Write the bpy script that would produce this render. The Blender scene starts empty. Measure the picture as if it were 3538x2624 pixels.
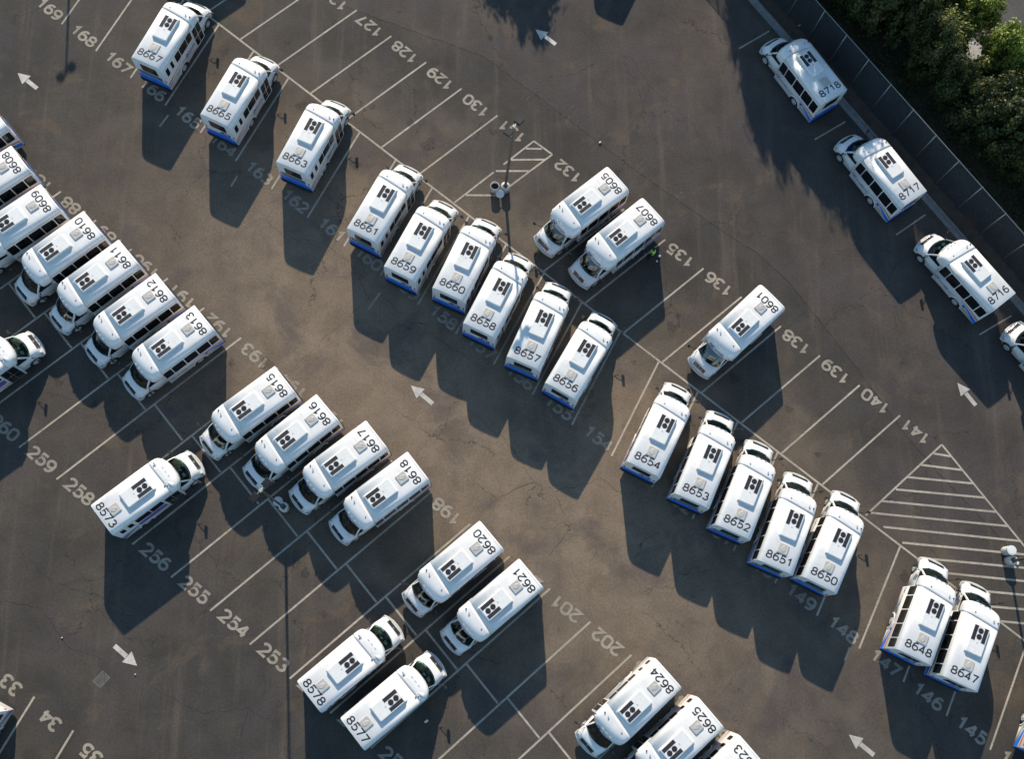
import bpy, bmesh, math, random
from mathutils import Vector, Matrix
PI = math.pi
R_ = math.radians
scene = bpy.context.scene
COL = scene.collection

# ------------------------------------------------------------------ camera, sky, sun, exposure
cam_d = bpy.data.cameras.new('camera')
cam = bpy.data.objects.new('camera', cam_d); COL.objects.link(cam)
cam_d.sensor_fit = 'HORIZONTAL'; cam_d.sensor_width = 36.0; cam_d.lens = 36.0
cam_d.clip_start = 0.5; cam_d.clip_end = 3000
RM = Matrix(((0.99857876, 0.0, -0.0532959), (-0.0127351, 0.97103166, -0.23861125), (0.05175201, 0.23895085, 0.9696516)))
cam.matrix_world = Matrix.Translation((0, 0, 66.327)) @ RM.to_4x4()
scene.camera = cam

SUN_EL, SUN_AZ = 26.3, 93.2          # where the sun stands (degrees, from +X towards +Y)
world = bpy.data.worlds.new('World'); scene.world = world; world.use_nodes = True
wn = world.node_tree
sky = wn.nodes.new('ShaderNodeTexSky'); sky.sky_type = 'NISHITA'; sky.sun_disc = False
sky.sun_elevation = R_(SUN_EL); sky.sun_rotation = R_(90 - SUN_AZ)
sky.air_density = 1.0; sky.dust_density = 0.1; sky.ozone_density = 3.2
bg = wn.nodes['Background']; bg.inputs['Strength'].default_value = 0.118
hs = wn.nodes.new('ShaderNodeHueSaturation'); hs.inputs['Saturation'].default_value = 0.86
tint = wn.nodes.new('ShaderNodeVectorMath'); tint.operation = 'MULTIPLY'; tint.inputs[1].default_value = (0.86, 1.03, 1.02)
wn.links.new(sky.outputs['Color'], hs.inputs['Color']); wn.links.new(hs.outputs['Color'], tint.inputs[0]); wn.links.new(tint.outputs[0], bg.inputs['Color'])
sun_d = bpy.data.lights.new('sun', 'SUN'); sun_d.energy = 4.0; sun_d.angle = R_(0.7); sun_d.color = (1.0, 0.87, 0.70)
sun = bpy.data.objects.new('sun', sun_d); COL.objects.link(sun)
tv = Vector((-math.cos(R_(SUN_EL)) * math.cos(R_(SUN_AZ)), -math.cos(R_(SUN_EL)) * math.sin(R_(SUN_AZ)), -math.sin(R_(SUN_EL))))
sun.rotation_euler = tv.to_track_quat('-Z', 'Y').to_euler(); sun.location = (0, 60, 60)
scene.view_settings.view_transform = 'Standard'; scene.view_settings.look = 'None'
scene.view_settings.exposure = 0.78; scene.view_settings.gamma = 1.0
scene.render.engine = 'CYCLES'

# ------------------------------------------------------------------ materials
def mat(name, col, rough=0.5, metal=0.0, spec=0.5, var=0.0, vscale=3.0, bump=0.0, bscale=40.0, grime=0.0):
    m = bpy.data.materials.new(name); m.use_nodes = True
    nt = m.node_tree; b = nt.nodes['Principled BSDF']
    b.inputs['Base Color'].default_value = (*col, 1); b.inputs['Roughness'].default_value = rough
    b.inputs['Metallic'].default_value = metal; b.inputs['Specular IOR Level'].default_value = spec
    if var or bump:
        tc = nt.nodes.new('ShaderNodeTexCoord')
    if var:
        oi = nt.nodes.new('ShaderNodeObjectInfo')
        ad = nt.nodes.new('ShaderNodeVectorMath'); ad.operation = 'ADD'
        nt.links.new(tc.outputs['Object'], ad.inputs[0]); nt.links.new(oi.outputs['Location'], ad.inputs[1])
        n = nt.nodes.new('ShaderNodeTexNoise'); n.inputs['Scale'].default_value = vscale; n.inputs['Detail'].default_value = 5
        n.inputs['Roughness'].default_value = 0.65
        nt.links.new(ad.outputs[0], n.inputs['Vector'])
        r = nt.nodes.new('ShaderNodeMapRange'); r.inputs['From Min'].default_value = 0.3; r.inputs['From Max'].default_value = 0.7
        r.inputs['To Min'].default_value = 1 - var; r.inputs['To Max'].default_value = 1 + var * 0.4
        nt.links.new(n.outputs['Fac'], r.inputs['Value'])
        mx = nt.nodes.new('ShaderNodeVectorMath'); mx.operation = 'SCALE'; mx.inputs[0].default_value = col
        nt.links.new(r.outputs['Result'], mx.inputs['Scale'])
        nt.links.new(mx.outputs['Vector'], b.inputs['Base Color'])
    if grime:
        mp = nt.nodes.new('ShaderNodeMapping'); mp.inputs['Scale'].default_value = (2.2, .55, .8); nt.links.new(ad.outputs[0], mp.inputs['Vector'])
        ng = nt.nodes.new('ShaderNodeTexNoise'); ng.inputs['Scale'].default_value = 1.6; ng.inputs['Detail'].default_value = 8; ng.inputs['Roughness'].default_value = .72; nt.links.new(mp.outputs[0], ng.inputs['Vector'])
        rg = nt.nodes.new('ShaderNodeMapRange'); rg.interpolation_type = 'SMOOTHSTEP'; rg.inputs['From Min'].default_value = .52; rg.inputs['From Max'].default_value = .78; rg.inputs['To Max'].default_value = grime; nt.links.new(ng.outputs['Fac'], rg.inputs['Value'])
        mg = nt.nodes.new('ShaderNodeMix'); mg.data_type = 'RGBA'; nt.links.new(rg.outputs[0], mg.inputs[0]); nt.links.new(mx.outputs['Vector'], mg.inputs[6]); mg.inputs[7].default_value = (.40, .36, .30, 1)
        nt.links.new(mg.outputs[2], b.inputs['Base Color'])
    if bump:
        n2 = nt.nodes.new('ShaderNodeTexNoise'); n2.inputs['Scale'].default_value = bscale
        nt.links.new(tc.outputs['Object'], n2.inputs['Vector'])
        bp = nt.nodes.new('ShaderNodeBump'); bp.inputs['Strength'].default_value = bump; bp.inputs['Distance'].default_value = 0.02
        nt.links.new(n2.outputs['Fac'], bp.inputs['Height']); nt.links.new(bp.outputs['Normal'], b.inputs['Normal'])
    return m

M = {}
M['white'] = mat('bus_white_paint', (0.70, 0.695, 0.68), 0.36, var=0.09, vscale=1.3, grime=0.5)
M['white2'] = mat('cap_white_gelcoat', (0.71, 0.705, 0.69), 0.33, var=0.08, vscale=1.3, grime=0.4)
M['acwhite'] = mat('air_con_white_plastic', (0.70, 0.70, 0.68), 0.45, var=0.08, vscale=4, grime=0.4)
M['trim'] = mat('grey_seam_sealant', (0.42, 0.42, 0.41), 0.7)
M['glass'] = mat('dark_window_glass', (0.010, 0.011, 0.013), 0.10, var=0.5, vscale=1.5)
M['wscreen'] = mat('windscreen_glass', (0.018, 0.034, 0.036), 0.08, var=0.7, vscale=2.2)
M['wscreen_green'] = mat('green_windscreen_glass', (0.085, 0.125, 0.10), 0.12, var=0.8, vscale=2.0)
M['black'] = mat('black_rubber_plastic', (0.016, 0.016, 0.017), 0.6, var=0.3)
M['tyre'] = mat('tyre_rubber', (0.02, 0.02, 0.021), 0.8, var=0.3, vscale=8)
M['rim'] = mat('painted_wheel_rim', (0.60, 0.60, 0.58), 0.4, 0.3, var=0.2, vscale=6)
M['hatch'] = mat('grey_roof_hatch_plastic', (0.44, 0.425, 0.395), 0.6, var=0.12, vscale=5)
M['vent'] = mat('dark_condenser_fins', (0.030, 0.027, 0.032), 0.6, var=0.4, vscale=30)
M['num'] = mat('black_roof_lettering', (0.022, 0.022, 0.022), 0.5)
M['blue'] = mat('blue_vinyl', (0.010, 0.17, 0.72), 0.35, var=0.1)
M['navy'] = mat('navy_vinyl', (0.006, 0.026, 0.17), 0.4)
M['orange'] = mat('orange_vinyl', (0.62, 0.16, 0.025), 0.4, var=0.1)
M['red'] = mat('red_vinyl', (0.40, 0.045, 0.03), 0.4)
M['purple'] = mat('violet_vinyl_wrap', (0.14, 0.09, 0.30), 0.4, var=0.5, vscale=4)
M['teal'] = mat('teal_rear_banner', (0.010, 0.095, 0.15), 0.4, var=0.1)
M['paleteal'] = mat('pale_banner_lettering', (0.40, 0.62, 0.66), 0.5)
M['whitevinyl'] = mat('white_vinyl_line', (0.78, 0.78, 0.78), 0.4)
M['chrome'] = mat('grille_chrome', (0.55, 0.56, 0.57), 0.22, 0.9)
M['bumper'] = mat('pale_bumper_paint', (0.50, 0.50, 0.49), 0.45, var=0.1)
M['cover'] = mat('cast_iron_cover_frame', (0.13, 0.12, 0.11), 0.8, var=0.3)
M['cover2'] = mat('cast_iron_cover', (0.085, 0.08, 0.075), 0.8, var=0.3)
M['verge'] = mat('mulched_verge', (0.045, 0.036, 0.026), 0.95, var=0.5, vscale=2)
M['lamp'] = mat('headlamp_lens', (0.65, 0.67, 0.68), 0.1)
M['taillamp'] = mat('tail_lamp_lens', (0.25, 0.02, 0.015), 0.2)
M['amber'] = mat('marker_lamp_amber', (0.35, 0.13, 0.02), 0.3)
M['concrete'] = mat('concrete', (0.40, 0.385, 0.355), 0.85, var=0.25, vscale=3, bump=0.3)
M['gutter'] = mat('gutter_concrete', (0.20, 0.205, 0.20), 0.9, var=0.3, vscale=2, bump=0.3)
M['bronze'] = mat('dark_bronze_metal', (0.12, 0.10, 0.082), 0.45, 0.4, var=0.2)
M['lumcap'] = mat('luminaire_black_metal', (0.018, 0.019, 0.021), 0.45, 0.3, var=0.5, vscale=9)
M['arm'] = mat('weathered_arm_metal', (0.40, 0.37, 0.29), 0.6, 0.2)
M['drum'] = mat('white_drum_paint', (0.60, 0.585, 0.545), 0.55, var=0.25, vscale=5)
M['lid'] = mat('drum_lid_plastic', (0.66, 0.67, 0.65), 0.5, var=0.1)
M['drumin'] = mat('drum_inside_dark', (0.014, 0.012, 0.011), 0.9)
M['galv'] = mat('galvanised_steel', (0.20, 0.215, 0.22), 0.5, 0.5)
M['skin'] = mat('skin', (0.36, 0.20, 0.13), 0.6)
M['cloth'] = mat('black_work_clothes', (0.012, 0.013, 0.016), 0.85, var=0.3, vscale=8)
M['vest'] = mat('lime_safety_vest', (0.42, 0.72, 0.07), 0.6)
M['hivis'] = mat('silver_reflective_tape', (0.65, 0.66, 0.66), 0.35)
M['hair'] = mat('dark_hair', (0.012, 0.010, 0.009), 0.6)
M['paper'] = mat('pale_paper', (0.72, 0.70, 0.67), 0.7)
M['bark'] = mat('tree_bark', (0.075, 0.055, 0.04), 0.9, var=0.4, vscale=6, bump=0.5)

def leaf_mat(name, c1, c2):
    m = bpy.data.materials.new(name); m.use_nodes = True; nt = m.node_tree
    b = nt.nodes['Principled BSDF']; out = nt.nodes['Material Output']
    g = nt.nodes.new('ShaderNodeNewGeometry')
    cr = nt.nodes.new('ShaderNodeMix'); cr.data_type = 'RGBA'
    cr.inputs[6].default_value = (*c1, 1); cr.inputs[7].default_value = (*c2, 1)
    nt.links.new(g.outputs['Random Per Island'], cr.inputs[0])
    nt.links.new(cr.outputs[2], b.inputs['Base Color']); b.inputs['Roughness'].default_value = 0.6
    tr = nt.nodes.new('ShaderNodeBsdfTranslucent'); nt.links.new(cr.outputs[2], tr.inputs['Color'])
    mx = nt.nodes.new('ShaderNodeMixShader'); mx.inputs[0].default_value = 0.3
    nt.links.new(b.outputs[0], mx.inputs[1]); nt.links.new(tr.outputs[0], mx.inputs[2]); nt.links.new(mx.outputs[0], out.inputs['Surface'])
    return m
M['leaf_dark'] = leaf_mat('dark_evergreen_leaves', (0.020, 0.030, 0.006), (0.070, 0.086, 0.017))
M['leaf_mid'] = leaf_mat('olive_leaves', (0.065, 0.085, 0.012), (0.20, 0.225, 0.034))
M['leaf_bright'] = leaf_mat('bright_green_leaves', (0.10, 0.145, 0.016), (0.29, 0.34, 0.045))

def glass_mat(name, tintc, refl):
    m = bpy.data.materials.new(name); m.use_nodes = True; nt = m.node_tree; nt.nodes.remove(nt.nodes['Principled BSDF'])
    t = nt.nodes.new('ShaderNodeBsdfTransparent'); t.inputs['Color'].default_value = (*tintc, 1)
    g = nt.nodes.new('ShaderNodeBsdfGlossy'); g.inputs['Roughness'].default_value = 0.03; g.inputs['Color'].default_value = (.8, .9, .9, 1)
    f = nt.nodes.new('ShaderNodeFresnel'); f.inputs['IOR'].default_value = refl
    mx = nt.nodes.new('ShaderNodeMixShader'); nt.links.new(f.outputs[0], mx.inputs[0]); nt.links.new(t.outputs[0], mx.inputs[1]); nt.links.new(g.outputs[0], mx.inputs[2])
    nt.links.new(mx.outputs[0], nt.nodes['Material Output'].inputs['Surface']); return m
M['wscreen'] = glass_mat('tinted_windscreen_glass', (.22, .40, .42), 2.0)
M['wscreen_green'] = glass_mat('green_windscreen_glass', (.60, .80, .70), 1.6)
M['dash'] = mat('dark_dashboard_plastic', (0.016, 0.017, 0.017), 0.7, var=0.4, vscale=6)
M['seat'] = mat('grey_seat_fabric', (0.06, 0.06, 0.063), 0.9, var=0.3, vscale=7)

# --- ground materials
def N(nt, t, **kw):
    n = nt.nodes.new(t)
    for k, v in kw.items():
        if k in n.inputs: n.inputs[k].default_value = v
        else: setattr(n, k, v)
    return n
def noise(nt, vec, scale, detail=4.0, rough=0.6, dist=0.0):
    n = N(nt, 'ShaderNodeTexNoise'); n.inputs['Scale'].default_value = scale; n.inputs['Detail'].default_value = detail
    n.inputs['Roughness'].default_value = rough; n.inputs['Distortion'].default_value = dist
    nt.links.new(vec, n.inputs['Vector']); return n.outputs['Fac']
def rng(nt, val, a, b, c=0.0, d=1.0):
    r = N(nt, 'ShaderNodeMapRange'); r.interpolation_type = 'SMOOTHSTEP'
    for k, v in (('From Min', a), ('From Max', b), ('To Min', c), ('To Max', d)): r.inputs[k].default_value = v
    nt.links.new(val, r.inputs['Value']); return r.outputs['Result']
def mixc(nt, f, a, b, mode='MIX'):
    m = N(nt, 'ShaderNodeMix'); m.data_type = 'RGBA'; m.blend_type = mode
    for v, i in ((f, 0), (a, 6), (b, 7)):
        if isinstance(v, (tuple, list)): m.inputs[i].default_value = (*v, 1)
        elif isinstance(v, (int, float)): m.inputs[i].default_value = v
        else: nt.links.new(v, m.inputs[i])
    return m.outputs[2]
def mth(nt, op, a, b):
    m = N(nt, 'ShaderNodeMath'); m.operation = op
    for i, v in enumerate((a, b)):
        if isinstance(v, (int, float)): m.inputs[i].default_value = v
        else: nt.links.new(v, m.inputs[i])
    return m.outputs[0]

def asphalt(name, ca, cb, crack=1.0, stain=1.0, streak=0.5, worn_vignette=None):
    m = bpy.data.materials.new(name); m.use_nodes = True; nt = m.node_tree; b = nt.nodes['Principled BSDF']
    tc = N(nt, 'ShaderNodeTexCoord'); P = tc.outputs['Object']
    col = mixc(nt, rng(nt, noise(nt, P, 0.055, 3, 0.55), 0.36, 0.64), ca, cb)
    if worn_vignette:       # main lane browned by traffic; its fade to dark ends also paints in vignetting
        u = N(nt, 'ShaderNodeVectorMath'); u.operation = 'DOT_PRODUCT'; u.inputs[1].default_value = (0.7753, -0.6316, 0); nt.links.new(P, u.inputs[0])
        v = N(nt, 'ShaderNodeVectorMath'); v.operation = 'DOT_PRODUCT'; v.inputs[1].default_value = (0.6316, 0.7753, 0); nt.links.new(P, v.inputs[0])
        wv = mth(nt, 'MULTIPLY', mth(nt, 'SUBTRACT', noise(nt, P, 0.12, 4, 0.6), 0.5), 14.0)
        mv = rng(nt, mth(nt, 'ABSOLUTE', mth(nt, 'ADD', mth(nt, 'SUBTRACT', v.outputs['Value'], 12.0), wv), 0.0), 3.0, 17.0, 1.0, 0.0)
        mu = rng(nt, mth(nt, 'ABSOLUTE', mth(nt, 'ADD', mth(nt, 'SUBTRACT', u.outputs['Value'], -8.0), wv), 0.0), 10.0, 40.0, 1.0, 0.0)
        col = mixc(nt, mth(nt, 'MULTIPLY', mv, mu), col, worn_vignette)
    # medium mottling
    f = rng(nt, noise(nt, P, 0.45, 6, 0.65, 0.4), 0.25, 0.75, 0.80, 1.18)
    s = N(nt, 'ShaderNodeVectorMath'); s.operation = 'SCALE'; nt.links.new(col, s.inputs[0]); nt.links.new(f, s.inputs['Scale']); col = s.outputs[0]
    # purple-grey and brown patches of different age
    pz = N(nt, 'ShaderNodeVectorMath'); pz.operation = 'ADD'; pz.inputs[1].default_value = (37, 11, 0); nt.links.new(P, pz.inputs[0])
    col = mixc(nt, mth(nt, 'MULTIPLY', rng(nt, noise(nt, pz.outputs[0], 0.22, 5, 0.62, 0.6), 0.50, 0.66), 0.5), col, (0.058, 0.049, 0.052))
    pz2 = N(nt, 'ShaderNodeVectorMath'); pz2.operation = 'ADD'; pz2.inputs[1].default_value = (-19, 53, 0); nt.links.new(P, pz2.inputs[0])
    col = mixc(nt, mth(nt, 'MULTIPLY', rng(nt, noise(nt, pz2.outputs[0], 0.30, 5, 0.62, 0.6), 0.55, 0.70), 0.40), col, (0.118, 0.086, 0.056))
    # wheel-path streaks along the stalls
    mp = N(nt, 'ShaderNodeMapping'); mp.inputs['Rotation'].default_value = (0, 0, R_(40)); mp.inputs['Scale'].default_value = (1.5, 0.10, 1)
    nt.links.new(P, mp.inputs['Vector'])
    st = rng(nt, noise(nt, mp.outputs[0], 1.0, 3, 0.6), 0.52, 0.75)
    col = mixc(nt, mth(nt, 'MULTIPLY', st, 0.28 * streak), col, (0.055, 0.050, 0.046))
    mp2 = N(nt, 'ShaderNodeMapping'); mp2.inputs['Rotation'].default_value = (0, 0, R_(-48)); mp2.inputs['Scale'].default_value = (0.9, 0.06, 1)
    nt.links.new(P, mp2.inputs['Vector'])
    st2 = rng(nt, noise(nt, mp2.outputs[0], 1.0, 3, 0.6), 0.52, 0.78)
    col = mixc(nt, mth(nt, 'MULTIPLY', st2, 0.30), col, (0.150, 0.118, 0.090))
    # oil stains
    o1 = rng(nt, noise(nt, P, 0.85, 4, 0.7, 0.8), 0.66, 0.76)
    col = mixc(nt, mth(nt, 'MULTIPLY', o1, 0.45 * stain), col, (0.035, 0.030, 0.030))
    # fine aggregate grain
    g = rng(nt, noise(nt, P, 7.0, 5, 0.95), 0.28, 0.72, 0.70, 1.30)
    s2 = N(nt, 'ShaderNodeVectorMath'); s2.operation = 'SCALE'; nt.links.new(col, s2.inputs[0]); nt.links.new(g, s2.inputs['Scale']); col = s2.outputs[0]
    # cracks: warped cell edges, only here and there
    dn = N(nt, 'ShaderNodeTexNoise'); dn.inputs['Scale'].default_value = 0.55; dn.inputs['Detail'].default_value = 6; dn.inputs['Roughness'].default_value = 0.65
    nt.links.new(P, dn.inputs['Vector'])
    dv = N(nt, 'ShaderNodeVectorMath'); dv.operation = 'MULTIPLY_ADD'; dv.inputs[1].default_value = (3.2, 3.2, 0); nt.links.new(dn.outputs['Color'], dv.inputs[0]); nt.links.new(P, dv.inputs[2])
    for sc, w, lo, hi, k in ((0.13, 0.0042, 0.46, 0.54, 0.85), (0.42, 0.009, 0.63, 0.67, 0.6)):
        vo = N(nt, 'ShaderNodeTexVoronoi'); vo.feature = 'DISTANCE_TO_EDGE'; vo.inputs['Scale'].default_value = sc; vo.voronoi_dimensions = '2D'
        nt.links.new(dv.outputs[0], vo.inputs['Vector'])
        e = rng(nt, vo.outputs['Distance'], w * 0.35, w, 1.0, 0.0)
        msk = rng(nt, noise(nt, P, 0.11, 3, 0.5, 0.5), lo, hi)
        col = mixc(nt, mth(nt, 'MULTIPLY', mth(nt, 'MULTIPLY', e, msk), k * crack), col, (0.022, 0.019, 0.017))
    nt.links.new(col, b.inputs['Base Color']); b.inputs['Roughness'].default_value = 0.88; b.inputs['Specular IOR Level'].default_value = 0.25
    bp = N(nt, 'ShaderNodeBump'); bp.inputs['Strength'].default_value = 0.35; bp.inputs['Distance'].default_value = 0.02
    nt.links.new(noise(nt, P, 30.0, 3, 0.7), bp.inputs['Height']); nt.links.new(bp.outputs['Normal'], b.inputs['Normal'])
    return m
M['asphalt'] = asphalt('worn_brown_asphalt', (0.045, 0.041, 0.0365), (0.064, 0.055, 0.046), worn_vignette=(0.170, 0.131, 0.094))
M['asphalt_lane'] = asphalt('grey_lane_asphalt', (0.052, 0.045, 0.041), (0.074, 0.062, 0.054), 1.2, 0.5, 0.0, worn_vignette=(0.140, 0.108, 0.080))
M['asphalt_road'] = asphalt('street_asphalt', (0.085, 0.080, 0.078), (0.10, 0.095, 0.09), 0.3, 0.2, 0.0)

def paint(name, col, wear_lo, wear_hi, op=1.0):
    m = bpy.data.materials.new(name); m.use_nodes = True; nt = m.node_tree; b = nt.nodes['Principled BSDF']; out = nt.nodes['Material Output']
    g = N(nt, 'ShaderNodeNewGeometry'); P = g.outputs['Position']
    v = rng(nt, noise(nt, P, 2.5, 4, 0.6), 0.2, 0.8, 0.78, 1.12)
    s = N(nt, 'ShaderNodeVectorMath'); s.operation = 'SCALE'; s.inputs[0].default_value = col; nt.links.new(v, s.inputs['Scale'])
    nt.links.new(s.outputs[0], b.inputs['Base Color']); b.inputs['Roughness'].default_value = 0.8
    w = rng(nt, noise(nt, P, 9.0, 6, 0.78), wear_lo, wear_hi)
    w2 = rng(nt, noise(nt, P, 0.35, 2, 0.5), 0.3, 0.7, 0.75, 1.0)
    tr = N(nt, 'ShaderNodeBsdfTransparent'); mx = N(nt, 'ShaderNodeMixShader')
    nt.links.new(mth(nt, 'MULTIPLY', mth(nt, 'MULTIPLY', w, w2), op), mx.inputs[0]); nt.links.new(tr.outputs[0], mx.inputs[1]); nt.links.new(b.outputs[0], mx.inputs[2])
    nt.links.new(mx.outputs[0], out.inputs['Surface']); return m
M['line'] = paint('worn_white_line_paint', (0.42, 0.375, 0.305), 0.30, 0.46, 0.95)
M['numpaint'] = paint('worn_stencil_number_paint', (0.36, 0.32, 0.26), 0.27, 0.44, 0.85)
M['arrowpaint'] = paint('white_arrow_paint', (0.50, 0.475, 0.43), 0.28, 0.42, 1.0)
M['ghost'] = paint('nearly_worn_off_paint', (0.27, 0.24, 0.21), 0.46, 0.66, 0.55)
M['crackfill'] = paint('dark_pavement_joint', (0.024, 0.021, 0.019), 0.36, 0.56, 0.7)
M['stain'] = paint('dark_oil_stain', (0.024, 0.019, 0.016), 0.36, 0.62, 0.42)
M['soil'] = mat('dry_brown_soil', (0.075, 0.056, 0.042), 0.95, var=0.4, vscale=1.5, bump=0.6, bscale=15)

# fence screen: woven wind screen you can partly see through
m = bpy.data.materials.new('fence_wind_screen'); m.use_nodes = True; nt = m.node_tree
b = nt.nodes['Principled BSDF']; b.inputs['Base Color'].default_value = (0.028, 0.038, 0.050, 1); b.inputs['Roughness'].default_value = 0.7
tc = N(nt, 'ShaderNodeTexCoord')
tr = N(nt, 'ShaderNodeBsdfTransparent'); mx = N(nt, 'ShaderNodeMixShader')
f = rng(nt, noise(nt, tc.outputs['Object'], 6.0, 5, 0.7), 0.3, 0.7, 0.42, 0.64)
nt.links.new(f, mx.inputs[0]); nt.links.new(tr.outputs[0], mx.inputs[1]); nt.links.new(b.outputs[0], mx.inputs[2]); nt.links.new(mx.outputs[0], nt.nodes['Material Output'].inputs['Surface'])
M['screen'] = m

# ------------------------------------------------------------------ mesh helpers
class MB:
    def __init__(s): s.v = []; s.f = []; s.sm = []; s.mi = []
    def add(s, verts, faces, smooth=False, mi=0):
        o = len(s.v); s.v += [tuple(map(float, p)) for p in verts]
        for f in faces: s.f.append(tuple(i + o for i in f)); s.sm.append(smooth); s.mi.append(mi)
        return s
    def box(s, x0, x1, y0, y1, z0, z1, mi=0, taper=0.0):
        t = taper
        v = [(x0, y0, z0), (x1, y0, z0), (x1, y1, z0), (x0, y1, z0), (x0 + t, y0 + t, z1), (x1 - t, y0 + t, z1), (x1 - t, y1 - t, z1), (x0 + t, y1 - t, z1)]
        return s.add(v, [(3, 2, 1, 0), (4, 5, 6, 7), (0, 1, 5, 4), (1, 2, 6, 5), (2, 3, 7, 6), (3, 0, 4, 7)], False, mi)
    def loft(s, secs, caps=True, smooth=True, closed=True, mi=0):
        n = len(secs[0]); v = [p for sec in secs for p in sec]; f = []
        for i in range(len(secs) - 1):
            for j in range(n if closed else n - 1):
                k = (j + 1) % n; f.append((i * n + j, (i + 1) * n + j, (i + 1) * n + k, i * n + k))
        s.add(v, f, smooth, mi)
        if caps:
            s.add(secs[0], [tuple(range(n))], False, mi); s.add(secs[-1], [tuple(reversed(range(n)))], False, mi)
        return s
    def cyl(s, c, axis, r, h, n=16, r2=None, smooth=True, caps=True, mi=0):
        a = Vector(axis).normalized(); u = a.orthogonal().normalized(); w = a.cross(u); c = Vector(c); r2 = r if r2 is None else r2
        q = [[tuple(c + a * z + (u * math.cos(2 * PI * i / n) + w * math.sin(2 * PI * i / n)) * rr) for i in range(n)] for z, rr in ((0, r), (h, r2))]
        return s.loft([q[1], q[0]], caps, smooth, True, mi)
    def tube(s, pts, r, n=8, mi=0):
        pts = [Vector(p) for p in pts]; secs = []
        for i, p in enumerate(pts):
            t = (pts[min(i + 1, len(pts) - 1)] - pts[max(i - 1, 0)]).normalized(); u = t.orthogonal().normalized(); w = t.cross(u)
            rr = r[i] if isinstance(r, (list, tuple)) else r
            secs.append([tuple(p + (u * math.cos(2 * PI * k / n) - w * math.sin(2 * PI * k / n)) * rr) for k in range(n)])
        return s.loft(secs, True, True, True, mi)
    def prism(s, poly, frame, th, mi=0):
        """flat outline poly [(a,b)] put through frame(a,b,depth) -> 3d, th thick"""
        n = len(poly); bot = [frame(a, b, 0) for a, b in poly]; top = [frame(a, b, th) for a, b in poly]
        s.add(bot + top, [tuple(range(n))[::-1], tuple(range(n, 2 * n))] + [(i, (i + 1) % n, n + (i + 1) % n, n + i) for i in range(n)], False, mi); return s
    def mesh(s, name, *mats):
        me = bpy.data.meshes.new(name); me.from_pydata(s.v, [], s.f); me.validate()
        if len(me.polygons) == len(s.f):
            me.polygons.foreach_set('use_smooth', s.sm); me.polygons.foreach_set('material_index', s.mi)
        for m_ in mats: me.materials.append(m_)
        bm = bmesh.new(); bm.from_mesh(me)
        bmesh.ops.remove_doubles(bm, verts=bm.verts, dist=0.0002); bmesh.ops.recalc_face_normals(bm, faces=bm.faces)
        bm.to_mesh(me); bm.free(); me.update(); return me
def obj(name, me, parent=None, label=None):
    o = bpy.data.objects.new(name, me); COL.objects.link(o)
    if parent: o.parent = parent
    if label: o['label'] = label
    return o
def tag(o, label, cat, group=None, kind=None):
    o['label'] = label; o['category'] = cat
    if group: o['group'] = group
    if kind: o['kind'] = kind
    return o
def struct(name, me, label=None, cat=None, kind='structure'):
    o = obj(name, me); o['kind'] = kind
    if label: o['label'] = label
    if cat: o['category'] = cat
    return o
def empty(name, loc, rz=0.0):
    o = bpy.data.objects.new(name, None); COL.objects.link(o); o.location = loc; o.rotation_euler = (0, 0, rz); o.empty_display_size = 0.3; return o
def rrect(a0, a1, b0, b1, r=0.08, n=4):
    out = []
    for cx, cy, s0 in ((a1 - r, b1 - r, 0), (a0 + r, b1 - r, 90), (a0 + r, b0 + r, 180), (a1 - r, b0 + r, 270)):
        for i in range(n + 1):
            t = R_(s0 + 90 * i / n); out.append((cx + r * math.cos(t), cy + r * math.sin(t)))
    return out
_tc = {}
def text_mesh(body, h, w=None, offset=0.0, m_=None, spacing=1.0, key=None):
    """text as a flat mesh centred on its own box, cap height h and (optional) total width w, in the XY plane"""
    k = (body, h, w, offset, spacing, m_.name)
    if k in _tc: return _tc[k]
    cu = bpy.data.curves.new('lettering', 'FONT'); cu.body = body; cu.size = 1; cu.offset = offset; cu.space_character = spacing; cu.fill_mode = 'FRONT'; cu.resolution_u = 6
    o = bpy.data.objects.new('tmp_text', cu); COL.objects.link(o)
    dg = bpy.context.evaluated_depsgraph_get(); me = bpy.data.meshes.new_from_object(o.evaluated_get(dg))
    bpy.data.objects.remove(o); bpy.data.curves.remove(cu)
    xs = [v.co.x for v in me.vertices]; ys = [v.co.y for v in me.vertices]
    x0, x1, y0, y1 = min(xs), max(xs), min(ys), max(ys); sy = h / (y1 - y0); sx = (w / (x1 - x0)) if w else sy
    for v in me.vertices: v.co = ((v.co.x - (x0 + x1) / 2) * sx, (v.co.y - (y0 + y1) / 2) * sy, 0)
    me.materials.clear(); me.materials.append(m_); me.name = 'lettering'; _tc[k] = me; return me
def arc(cx, cy, rx, ry, a0, a1, n=14): return [(cx + rx * math.cos(R_(a0 + (a1 - a0) * i / n)), cy + ry * math.sin(R_(a0 + (a1 - a0) * i / n))) for i in range(n + 1)]
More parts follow.
